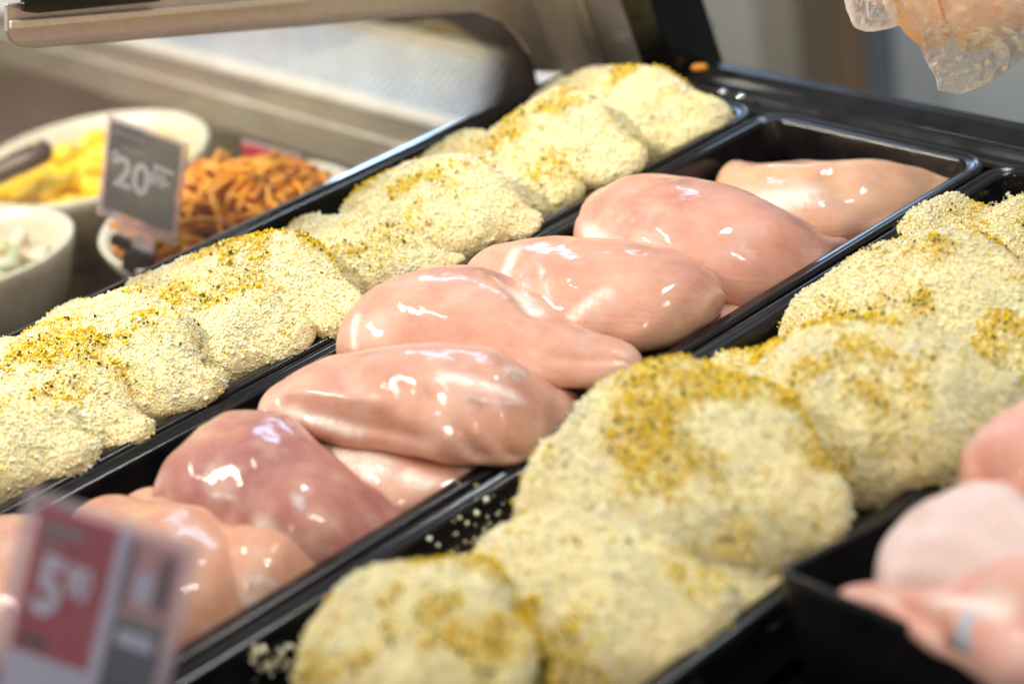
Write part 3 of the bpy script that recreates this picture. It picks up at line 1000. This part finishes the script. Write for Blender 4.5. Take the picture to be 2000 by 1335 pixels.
# ================================================================== FRONT RIGHT TRAY with chicken pieces
tilt = math.radians(-10)
DC = Vector((0.620, -0.485, 0.040))
dt = empty('food_tray', DC)
dt.rotation_euler = (tilt, 0, 0)
tag(dt, 'black straight-sided tray in the right foreground, tilted, holding chicken thighs', 'tray', 'black food trays')
DWX, DWY, DD = 0.24, 0.34, 0.072
o = sweep_rect('basin', DWX / 2, DWY / 2, 0.006, [(-0.05, -DD), (-0.016, -DD), (-0.013, -DD + 0.003), (-0.0036, -0.003), (-0.0034, -0.0012)], BLACK, dt, True)
o.location = (DWX / 2, DWY / 2, 0)
o = sweep_rect('rim', DWX / 2, DWY / 2, 0.006, [(-0.0034, -0.0012), (-0.0026, -0.0002), (-0.001, 0.0), (-0.0002, -0.0012), (0.0, -0.004), (-0.014, -DD - 0.002), (-0.05, -DD - 0.003)], BLACK, dt)
o.location = (DWX / 2, DWY / 2, 0)
GT = 'chicken pieces in the front tray'


def thigh(label, name, start, st, end, z, meat, **kw):
    o = lump(name, start, st, end, z, MEAT[meat], nu=36, nv=32, **kw)
    return tag(o, label, 'chicken piece', GT)


thigh('pale skin-on thigh in the front right tray', 'chicken_thigh', (1712, 1155), [(1760, 1030, 1780, 1200), (1850, 972, 1860, 1230), (1960, 958, 1960, 1260)], (2100, 1110), 0.030, 'skin', ratio=0.55, seed=31, amp=0.004, fine=0.0005, grooves=[(0.3, 0.2, 0.7, 0.3, -0.004, 0.06), (0.1, 0.35, 0.5, 0.42, 0.003, 0.05)])
thigh('pink rounded chicken piece at the right edge, topmost in its tray', 'chicken_thigh', (1876, 945), [(1900, 858, 1912, 1010), (1965, 824, 1975, 1045), (2050, 790, 2050, 1060)], (2140, 920), 0.040, 'thigh', ratio=0.75, seed=32, amp=0.004, grooves=[(0.2, 0.45, 0.5, 0.3, -0.004, 0.06), (0.35, 0.5, 0.6, 0.4, -0.004, 0.05)])
th = thigh('chicken piece with a narrow tip lying along the front rim', 'chicken_thigh', (1630, 1168), [(1690, 1140, 1700, 1190), (1800, 1140, 1800, 1255), (1900, 1120, 1895, 1310), (2010, 1085, 2005, 1370)], (2130, 1220), 0.036, 'thigh', ratio=0.6, seed=33, amp=0.005, grooves=[(0.3, 0.3, 0.55, 0.45, -0.006, 0.05), (0.5, 0.22, 0.8, 0.35, -0.006, 0.05)], fats=[(0.05, 0.3, 0.25, 0.3, 0.03), (0.45, 0.28, 0.7, 0.3, 0.04)])

# white knuckle of cartilage on it
def small_lump(name, loc, r3, mat, parent=None, seed=0, amp=0.2, seg=10, rings=7):
    V, F = [], []
    for j in range(1, rings):
        ph = math.pi * j / rings
        for i in range(seg):
            a = 2 * math.pi * i / seg
            d = Vector((math.sin(ph) * math.cos(a), math.sin(ph) * math.sin(a), math.cos(ph)))
            k = 1 + amp * mnoise.noise(d * 1.6 + Vector((seed * 2.3, seed, 0)))
            V.append((d.x * r3[0] * k, d.y * r3[1] * k, d.z * r3[2] * k))
    V += [(0, 0, r3[2]), (0, 0, -r3[2])]
    n = (rings - 1) * seg
    for j in range(rings - 2):
        F += [(j * seg + i, (j + 1) * seg + i, (j + 1) * seg + (i + 1) % seg, j * seg + (i + 1) % seg) for i in range(seg)]
    F += [(n, i, (i + 1) % seg) for i in range(seg)]
    F += [(n + 1, (rings - 2) * seg + (i + 1) % seg, (rings - 2) * seg + i) for i in range(seg)]
    o = mesh_obj(name, V, F, mat, parent)
    o.location = loc
    return o


CART = plain('cartilage', (178, 190, 202), 0.45, var=0.06)
_tr = BVHTree.FromPolygons([v.co + th.location for v in th.data.vertices], [tuple(p.vertices) for p in th.data.polygons])
_h, _n, _, _ = _tr.ray_cast(Vector(CAM), Vector(ray((1880, 1232))).normalized())
o = small_lump('cartilage', _h - _n * 0.0035 - th.location, (0.0055, 0.0095, 0.0055), CART, th, 3, 0.35)
o.rotation_euler = (0.5, 0.3, 0.6)

# ================================================================== PRICE SIGNS
def frame_axes(yaw, tl, roll):
    rx = np.array([math.cos(yaw), math.sin(yaw), 0]); nn = np.array([math.sin(yaw), -math.cos(yaw), 0])
    up = np.array([0, 0, 1]) * math.cos(tl) - nn * math.sin(tl)
    r2 = rx * math.cos(roll) + up * math.sin(roll); u2 = up * math.cos(roll) - rx * math.sin(roll)
    n2 = np.cross(r2, u2)
    return r2, u2, n2


def sign_root(name, c, yaw, tl, roll, label):
    e = empty(name, c)
    r2, u2, n2 = frame_axes(yaw, tl, roll)
    e.rotation_mode = 'QUATERNION'
    e.rotation_quaternion = Matrix(((r2[0], u2[0], n2[0]), (r2[1], u2[1], n2[1]), (r2[2], u2[2], n2[2]))).to_quaternion()
    tag(e, label, 'price sign', 'price signs')
    return e


def slab(name, x0, x1, y0, y1, z0, z1, mat, parent, bev=0.0):
    return box(name, x0, x1, y0, y1, z0, z1, mat, parent, bev)


def text(name, body, x, y, z, size, mat, parent, bold=0.0, xs=1.0):
    cu = bpy.data.curves.new(name, 'FONT')
    cu.body = body
    cu.size = size
    cu.extrude = 0.0001
    cu.offset = bold
    cu.materials.append(mat)
    t = bpy.data.objects.new(name, cu)
    COL.objects.link(t)
    me = bpy.data.meshes.new_from_object(t.evaluated_get(bpy.context.evaluated_depsgraph_get()))
    bpy.data.objects.remove(t)
    o = bpy.data.objects.new(name, me)
    COL.objects.link(o)
    o.parent = parent
    o.location = (x, y, z)
    o.scale = (xs, 1, 1)
    return o


INK_W = plain('white_ink', (240, 242, 250), 0.6, var=0.03)
INK_B = plain('pale_blue_ink', (222, 232, 255), 0.6, var=0.03)
INK_G = plain('grey_ink', (140, 142, 140), 0.6, var=0.03)
CARD_G = plain('grey_card', (88, 90, 86), 0.55, var=0.06)
CARD_R = plain('red_card', (178, 50, 68), 0.5, var=0.05)
CARD_W = plain('white_card', (206, 216, 240), 0.55, var=0.04)
CARD_N = plain('navy_card', (50, 66, 84), 0.5, var=0.08)
PINKP = plain('printed_meat', (205, 160, 165), 0.5, var=0.1)
BROWNP = plain('printed_shadow', (92, 72, 74), 0.5, var=0.1)
INK_K = plain('dark_ink', (44, 46, 44), 0.6, var=0.05)

sg = sign_root('price_sign', (-0.1508, -0.3158, -0.0036), 0.3543, 0.2013, -0.2669, 'grey card priced 20 dollars in a clear holder among the salad bowls')
w, h = 0.0761, 0.0824
slab('holder', -w / 2, w / 2, -h / 2, h / 2, -0.0026, -0.0008, ACRYLIC, sg, 0.0006)
slab('card', -w / 2 + 0.005, w / 2 - 0.006, -h / 2 + 0.009, h / 2 - 0.004, -0.0006, 0.0000, CARD_G, sg)
slab('cover', -w / 2 + 0.0035, w / 2 - 0.0015, -h / 2 + 0.004, h / 2, 0.0008, 0.0014, mat_clear('sign_cover', (0.96, 0.95, 0.96), 0.24, (236, 234, 248), 0.1), sg)
text('dollar_sign', '$', -0.0305, 0.004, 0.0002, 0.017, INK_W, sg, 0.0004)
text('price_digits', '20', -0.0255, -0.011, 0.0002, 0.034, INK_W, sg, 0.0010)
text('price_cents', '00', 0.0080, 0.0005, 0.0002, 0.0150, INK_W, sg, 0.0005)
for (x0, x1, y0, y1, mt) in ((-0.029, 0.000, 0.0285, 0.0325, INK_G), (-0.021, 0.001, 0.0185, 0.0215, INK_G), (0.010, 0.029, 0.0125, 0.0165, INK_W), (0.010, 0.027, 0.0030, 0.0065, INK_W)):
    slab('print_line', x0, x1, y0, y1, 0.00015, 0.0003, mt, sg)
slab('stem', -0.016, 0.018, -h / 2 - 0.022, -h / 2 + 0.002, -0.0026, -0.0008, ACRYLIC, sg, 0.0006)
cl = slab('clip', -0.006, 0.018, -h / 2 - 0.034, -h / 2 - 0.014, -0.009, 0.006, BLACK, sg, 0.003)
slab('clip_arm', -0.020, -0.003, -h / 2 - 0.018, -h / 2 - 0.009, -0.006, 0.005, BLACK, sg, 0.003)

st_ = sign_root('price_sign', (0.4969, -0.7373, 0.1187), 0.653, 0.3617, -0.3446, 'blurred red price card marked 5 in a clear holder, lower left foreground')
w, h = 0.0765, 0.098
slab('holder', -w / 2 - 0.004, w / 2 + 0.002, -h / 2 - 0.01, 0.0415, -0.003, -0.0012, ACRYLIC, st_, 0.0008)
slab('card', -0.0335, 0.0035, -0.030, 0.0365, -0.0010, -0.0002, CARD_R, st_)
slab('divider_strip', 0.0040, 0.0090, -0.062, 0.0385, -0.0010, -0.0003, CARD_W, st_)
slab('photo_panel', 0.0095, 0.0345, 0.0015, 0.0365, -0.0010, -0.0002, PINKP, st_)
slab('photo_shadow', 0.0095, 0.0130, 0.0035, 0.0340, 0.0000, 0.0002, BROWNP, st_)
slab('photo_shadow', 0.0255, 0.0315, 0.0065, 0.0315, 0.0000, 0.0002, BROWNP, st_)
slab('photo_highlight', 0.0155, 0.0235, 0.0075, 0.0215, 0.0000, 0.0002, CARD_W, st_)
slab('caption_panel', 0.0095, 0.0335, -0.062, 0.0010, -0.0010, -0.0002, CARD_N, st_)
slab('caption_line', 0.0130, 0.0300, -0.0125, -0.0060, 0.0000, 0.0002, CARD_W, st_)
slab('caption_line', 0.0095, 0.0310, -0.0030, 0.0005, 0.0000, 0.0002, INK_G, st_)
text('price_digits', '5', -0.0285, -0.0100, 0.0003, 0.036, INK_B, st_, 0.0014, 0.72)
text('price_cents', '90', -0.0148, 0.0010, 0.0003, 0.0200, INK_B, st_, 0.0008, 0.56)
for (x0, x1, y0, y1, mt) in ((-0.030, -0.011, 0.0255, 0.0305, INK_G), (-0.030, -0.020, 0.0190, 0.0225, INK_G), (-0.0305, -0.0165, -0.0265, -0.0215, INK_K)):
    slab('print_line', x0, x1, y0, y1, 0.00015, 0.0003, mt, st_)
slab('white_footer', -0.0335, 0.0035, -0.062, -0.0305, -0.0010, -0.0003, CARD_W, st_)
slab('cover', -w / 2 - 0.001, w / 2 + 0.002, -h / 2 - 0.012, 0.0405, 0.0012, 0.0018, bpy.data.materials['sign_cover'], st_)
st_.scale = (0.8966,) * 3

# ================================================================== SALAD BOWLS in the well
STONE = Mat('speckled_stoneware')
sp = STONE.noise(300, 4, 0.7)
STONE.base(STONE.ramp(sp, [(0.32, lin((150, 144, 126))), (0.42, lin((204, 200, 184))), (0.7, lin((222, 218, 204)))]))
STONE.set(Roughness=0.35)
STONE = STONE.m


def bowl(c, R, H, label):
    prof = [(0.001, 0.0), (R * 0.48, 0.0), (R * 0.55, 0.004), (R * 0.80, H * 0.45), (R * 0.96, H * 0.85), (R, H * 0.985), (R - 0.001, H), (R - 0.005, H),
            (R * 0.92 - 0.003, H * 0.84), (R * 0.74, H * 0.42), (R * 0.5, 0.010), (0.001, 0.008)]
    seg = 56
    V = [(rr * math.cos(a), rr * math.sin(a), z) for rr, z in prof for a in np.linspace(0, 2 * math.pi, seg, endpoint=False)]
    F = []
    for j in range(len(prof) - 1):
        F += [(j * seg + i, j * seg + (i + 1) % seg, (j + 1) * seg + (i + 1) % seg, (j + 1) * seg + i) for i in range(seg)]
    o = mesh_obj('salad_bowl', V, F, STONE)
    o.location = c
    return tag(o, label, 'bowl', 'salad bowls')


BH = 0.082
bowl((-0.403, -0.222, WELL), 0.108, BH, 'big speckled white bowl of yellow salad behind the grey sign')
bowl((-0.3154, -0.3832, WELL), 0.077, BH, 'small speckled bowl at the left frame edge')
bowl((-0.172, -0.232, WELL), 0.108, BH, 'speckled bowl of orange pasta under the grey sign')


def heap_surface(c, R, z0, rise):
    seg, rings = 32, 8
    V = [(0, 0, rise)]
    for j in range(1, rings + 1):
        q = j / rings
        V += [(R * q * math.cos(a), R * q * math.sin(a), rise * (1 - q * q) + 0.004 * mnoise.noise(Vector((R * q * math.cos(a) * 40 + c[0] * 9, R * q * math.sin(a) * 40, 1)))) for a in np.linspace(0, 2 * math.pi, seg, endpoint=False)]
    F = [(0, 1 + i, 1 + (i + 1) % seg) for i in range(seg)]
    for j in range(rings - 1):
        F += [(1 + j * seg + i, 1 + (j + 1) * seg + i, 1 + (j + 1) * seg + (i + 1) % seg, 1 + j * seg + (i + 1) % seg) for i in range(seg)]
    return V, F


def food_mat(name, cols, rough=0.35):
    m = Mat(name)
    oi = m.n('ShaderNodeObjectInfo')
    st = [(k / max(1, len(cols) - 1), lin(c)) for k, c in enumerate(cols)]
    a = m.ramp(oi.outputs['Random'], st)
    f = m.noise(90, 3)
    m.base(m.mix(m.math('MULTIPLY', f, 0.4), a, lin(cols[0])))
    m.set(Roughness=rough, Coat_Weight=0.3)
    return m.m


def salad(name, label, cat, c, R, rise, heap_mat, protos, n, part, spread=0.92):
    e = empty(name, c)
    tag(e, label, cat, 'salads in the bowls')
    V, F = heap_surface(c, R, 0, rise)
    mesh_obj('heap', V, F, heap_mat, e)
    for k in range(n):
        src = protos[k % len(protos)]
        q = math.sqrt(random.random()) * spread
        a = random.uniform(0, 2 * math.pi)
        o = src.copy(); COL.objects.link(o)
        o.name = part
        o.parent = e
        o.location = (R * q * math.cos(a), R * q * math.sin(a), rise * (1 - q * q) + random.uniform(0.0, 0.010))
        o.rotation_euler = (random.uniform(-0.5, 0.5), random.uniform(-0.5, 0.5), random.uniform(0, 6.3))
        o.scale = (random.uniform(0.75, 1.2),) * 3
    for p in protos:
        bpy.data.objects.remove(p)
    return e


def pasta_proto(L, r0, bend, mat):
    V, F = [], []
    n, seg = 6, 7
    for j in range(n):
        t = j / (n - 1) - 0.5
        zc = bend * (1 - 4 * t * t)
        V += [(t * L, r0 * math.cos(a), zc + r0 * math.sin(a)) for a in np.linspace(0, 2 * math.pi, seg, endpoint=False)]
    for j in range(n - 1):
        F += [(j * seg + i, j * seg + (i + 1) % seg, (j + 1) * seg + (i + 1) % seg, (j + 1) * seg + i) for i in range(seg)]
    F += [tuple(range(seg))[::-1], tuple(range((n - 1) * seg, n * seg))]
    return mesh_obj('pasta_piece', V, F, mat)


PASTA = food_mat('orange_pasta', ((206, 120, 4), (236, 152, 6), (246, 174, 16), (224, 136, 4), (250, 190, 40)))
PASTA_DK = plain('pasta_sauce', (130, 62, 10), 0.4, var=0.3, scale=40)
salad('pasta_salad', 'orange pasta salad heaped in the bowl beside the left tray', 'salad', (-0.172, -0.232, WELL + 0.058), 0.094, 0.046, PASTA_DK,
      [pasta_proto(0.040, 0.0028, 0.004, PASTA), pasta_proto(0.032, 0.0032, 0.006, PASTA), pasta_proto(0.048, 0.0025, 0.009, PASTA)], 280, 'pasta_piece')
YEL = food_mat('yellow_salad', ((244, 196, 8), (250, 208, 20), (252, 218, 50), (248, 200, 10)))
YEL_B = plain('yellow_dressing', (236, 196, 60), 0.4, var=0.2, scale=30)
salad('potato_salad', 'bright yellow salad in the big white bowl', 'salad', (-0.403, -0.222, WELL + 0.056), 0.096, 0.012, YEL_B,
      [small_lump('chunk', (0, 0, 0), (0.013, 0.010, 0.007), YEL, None, 1, 0.5), small_lump('chunk', (0, 0, 0), (0.010, 0.010, 0.008), YEL, None, 5, 0.5), small_lump('chunk', (0, 0, 0), (0.016, 0.008, 0.006), YEL, None, 9, 0.5)], 70, 'chunk')
WHT = plain('creamy_dressing', (222, 222, 206), 0.4, var=0.08)
MIXM = food_mat('mixed_salad', ((224, 222, 204), (150, 172, 100), (236, 150, 120), (228, 226, 214), (110, 140, 70)))
salad('mixed_salad', 'pale creamy salad with pink and green bits in the small bowl', 'salad', (-0.3154, -0.3832, WELL + 0.048), 0.062, 0.010, WHT,
      [small_lump('morsel', (0, 0, 0), (0.012, 0.009, 0.006), MIXM, None, 2, 0.5), small_lump('morsel', (0, 0, 0), (0.016, 0.007, 0.005), MIXM, None, 6, 0.5)], 34, 'morsel')

# serving spoon in the yellow salad
sp_ = empty('serving_spoon', (-0.42, -0.26, WELL + 0.07))
tag(sp_, 'black handled serving spoon resting in the yellow salad', 'spoon')
h0 = np.array(un((-70, 372), -0.062)) - np.array(sp_.location)
h1 = np.array(un((100, 288), -0.040)) - np.array(sp_.location)
SPM = plain('spoon_handle', (26, 24, 24), 0.4, var=0.1)
ax = h1 - h0; Ls = np.linalg.norm(ax); ax /= Ls
sd = np.cross(ax, (0, 0, 1)); sd /= np.linalg.norm(sd); upn = np.cross(sd, ax)
V, F = [], []
seg = 12
rows = [(0.0, 0.009, 0.007), (0.3, 0.012, 0.009), (0.7, 0.0150, 0.010), (0.9, 0.0155, 0.010), (0.97, 0.0125, 0.008), (1.0, 0.006, 0.004)]
for t, a_, b_ in rows:
    for a in np.linspace(0, 2 * math.pi, seg, endpoint=False):
        V.append(h0 + ax * Ls * t + sd * a_ * math.cos(a) + upn * b_ * math.sin(a))
for j in range(len(rows) - 1):
    F += [(j * seg + i, j * seg + (i + 1) % seg, (j + 1) * seg + (i + 1) % seg, (j + 1) * seg + i) for i in range(seg)]
F += [tuple(range(seg))[::-1], tuple(range((len(rows) - 1) * seg, len(rows) * seg))]
mesh_obj('handle', V, F, SPM, sp_)
o = small_lump('rivet', h0 + ax * Ls * 0.88 + upn * 0.0095, (0.0042, 0.0042, 0.0016), plain('brass_rivet', (226, 196, 130), 0.3, metal=0.7), sp_, 0, 0.0)
o = small_lump('spoon_bowl', h0 - ax * 0.02 + np.array([0, 0, -0.012]), (0.035, 0.024, 0.008), STEEL, sp_, 0, 0.05, 16, 9)

# red card standing behind the pasta
rs = sign_root('price_sign', tuple(uny((528, 330), -0.140)), 0.05, 0.05, 0.0, 'red card standing at the back of the orange pasta')
slab('card', -0.034, 0.040, -0.03, 0.018, -0.0008, 0.0008, CARD_R, rs)
slab('holder', -0.036, 0.042, -0.032, 0.0195, -0.0028, -0.0010, ACRYLIC, rs)
slab('stem', 0.022, 0.031, -0.05, 0.020, 0.0010, 0.0060, plain('stem_grey', (120, 106, 84), 0.5), rs, 0.001)

# orange food scrap at the foot of the black post cover
o = small_lump('food_scrap', un((1366, 132), 0.001), (0.007, 0.0035, 0.0028), PASTA, None, 4, 0.4)
o.rotation_euler = (0, 0, 0.7)
tag(o, 'orange food scrap at the foot of the black post', 'food scrap')

# ================================================================== GLOVED HAND at the upper right
HD = 1.17
hand = empty('person', und((1900, -60), HD))
tag(hand, 'hand in a loose clear plastic glove reaching in at the upper right', 'person')
HL = np.array(hand.location)
SKIN = Mat('hand_skin')
sn = SKIN.noise(45, 4)
SKIN.base(SKIN.ramp(sn, [(0.3, lin((255, 200, 146))), (0.7, lin((255, 220, 178)))]))
SKIN.set(Roughness=0.5, Subsurface_Weight=0.3, Subsurface_Scale=0.008, Subsurface_Radius=(1, 0.45, 0.25))
nodes = [((2060, -330), 0, 0.030), ((2000, -210), 0, 0.036), ((1930, -130), 0, 0.030),
         ((1800, -90), -0.012, 0.0150), ((1768, -20), -0.018, 0.0150), ((1800, 40), -0.012, 0.0145), ((1845, 78), 0.0, 0.0120),
         ((1890, -85), -0.006, 0.0160), ((1880, 0), -0.022, 0.0160), ((1905, 55), -0.014, 0.0150), ((1922, 82), -0.004, 0.0120),
         ((1975, -80), -0.002, 0.0155), ((1975, -10), -0.018, 0.0150), ((1965, 30), -0.01, 0.0140), ((1950, 55), 0.004, 0.0120),
         ((2050, -95), 0.004, 0.0140), ((2050, -20), -0.01, 0.0130), ((2035, 15), 0.0, 0.0120), ((2020, 35), 0.012, 0.0100),
         ((1850, -190), 0.014, 0.0180), ((1760, -120), 0.02, 0.0145), ((1718, -40), 0.02, 0.0125), ((1705, 10), 0.02, 0.0100)]
edges = [(0, 1), (1, 2), (2, 3), (3, 4), (4, 5), (5, 6), (2, 7), (7, 8), (8, 9), (9, 10), (2, 11), (11, 12), (12, 13), (13, 14), (1, 15), (15, 16), (16, 17), (17, 18), (1, 19), (19, 20), (20, 21), (21, 22)]
me = bpy.data.meshes.new('hand')
me.from_pydata([tuple(und(p, HD + d) - HL) for p, d, _ in nodes], edges, [])
ho = bpy.data.objects.new('hand', me)
COL.objects.link(ho); ho.parent = hand
me.materials.append(SKIN.m)
sk = ho.modifiers.new('skin', 'SKIN')
for v, (_, _, rr) in zip(me.skin_vertices[0].data, nodes):
    v.radius = (rr, rr)
me.skin_vertices[0].data[1].use_root = True
sk.use_smooth_shade = True
ss = ho.modifiers.new('sub', 'SUBSURF'); ss.levels = 2; ss.render_levels = 2


def film_tube(rows, thick, seed):
    V, F = [], []
    seg = 110
    n = 90
    Ls_ = np.array([r_[0] for r_ in rows], float); Rs_ = np.array([r_[1] for r_ in rows], float)
    tt = np.linspace(0, 1, len(rows)); tq = np.linspace(0, 1, n)
    Lq, Rq = spline(tt, Ls_, tq), spline(tt, Rs_, tq)
    th = np.interp(tq, tt, thick)
    for j in range(n):
        for i in range(seg):
            a = 2 * math.pi * i / seg
            s = 0.5 - 0.5 * math.cos(a)
            px = Lq[j] * (1 - s) + Rq[j] * s
            dd = -th[j] * math.sin(a)
            q = Vector((px[0] / 34.0, px[1] / 60.0, seed + (3 if math.sin(a) > 0 else 9)))
            wr = abs(mnoise.noise(q)) + 0.6 * abs(mnoise.noise(q * 2.3)) + 0.22 * abs(mnoise.noise(q * 5.1))
            dd += (wr - 0.35) * 0.011 * min(1, th[j] / 0.012) * (1 if math.sin(a) > 0 else -1) * abs(math.sin(a)) ** 0.5
            jit = 2.2 * mnoise.noise(Vector((px[1] / 14.0, seed, i * 0.0))) * abs(math.cos(a))
            V.append(und((px[0] + jit, px[1]), HD + dd) - HL)
    for j in range(n - 1):
        F += [(j * seg + i, j * seg + (i + 1) % seg, (j + 1) * seg + (i + 1) % seg, (j + 1) * seg + i) for i in range(seg)]
    return V, F


V1, F1 = film_tube([((1690, -90), (2130, -70)), ((1722, 0), (2110, 15)), ((1750, 46), (2075, 62)), ((1786, 76), (2040, 88)), ((1808, 118), (1998, 114)), ((1826, 150), (1948, 153)), ((1831, 177), (1874, 184))],
                   [0.045, 0.042, 0.036, 0.028, 0.016, 0.008, 0.0006], 1.0)
V2, F2 = film_tube([((1636, -90), (1790, -90)), ((1649, 0), (1772, 2)), ((1655, 22), (1766, 30)), ((1664, 46), (1756, 48)), ((1676, 57), (1732, 57)), ((1692, 62), (1708, 62))],
                   [0.026, 0.026, 0.022, 0.016, 0.008, 0.0006], 4.0)
F2 = [tuple(i + len(V1) for i in f) for f in F2]
mesh_obj('glove', V1 + V2, F1 + F2, FILM, hand)

# ================================================================== far cabinets behind the counter, out of focus
cab = empty('rear_cabinet', (-0.9, 1.9, -1.0))
tag(cab, 'blurred grey and brown cabinets far behind the counter', 'cabinet')
for (p0, p1, rgb) in ((1250, 1480, (150, 148, 138)), (1480, 1560, (122, 116, 104)), (1560, 1625, (84, 74, 60)), (1625, 1690, (92, 74, 54)), (1690, 1745, (72, 78, 86)), (1745, 1840, (128, 132, 134)), (1840, 2400, (140, 146, 146))):
    xa, xb = uny((p0, 60), 1.9)[0] + 0.9, uny((p1, 60), 1.9)[0] + 0.9
    box('door_panel', xa, xb - 0.004, 0, 0.03, 0.0, 1.4, plain('cabinet_%d' % p0, rgb, 0.4, var=0.15, scale=3), cab)
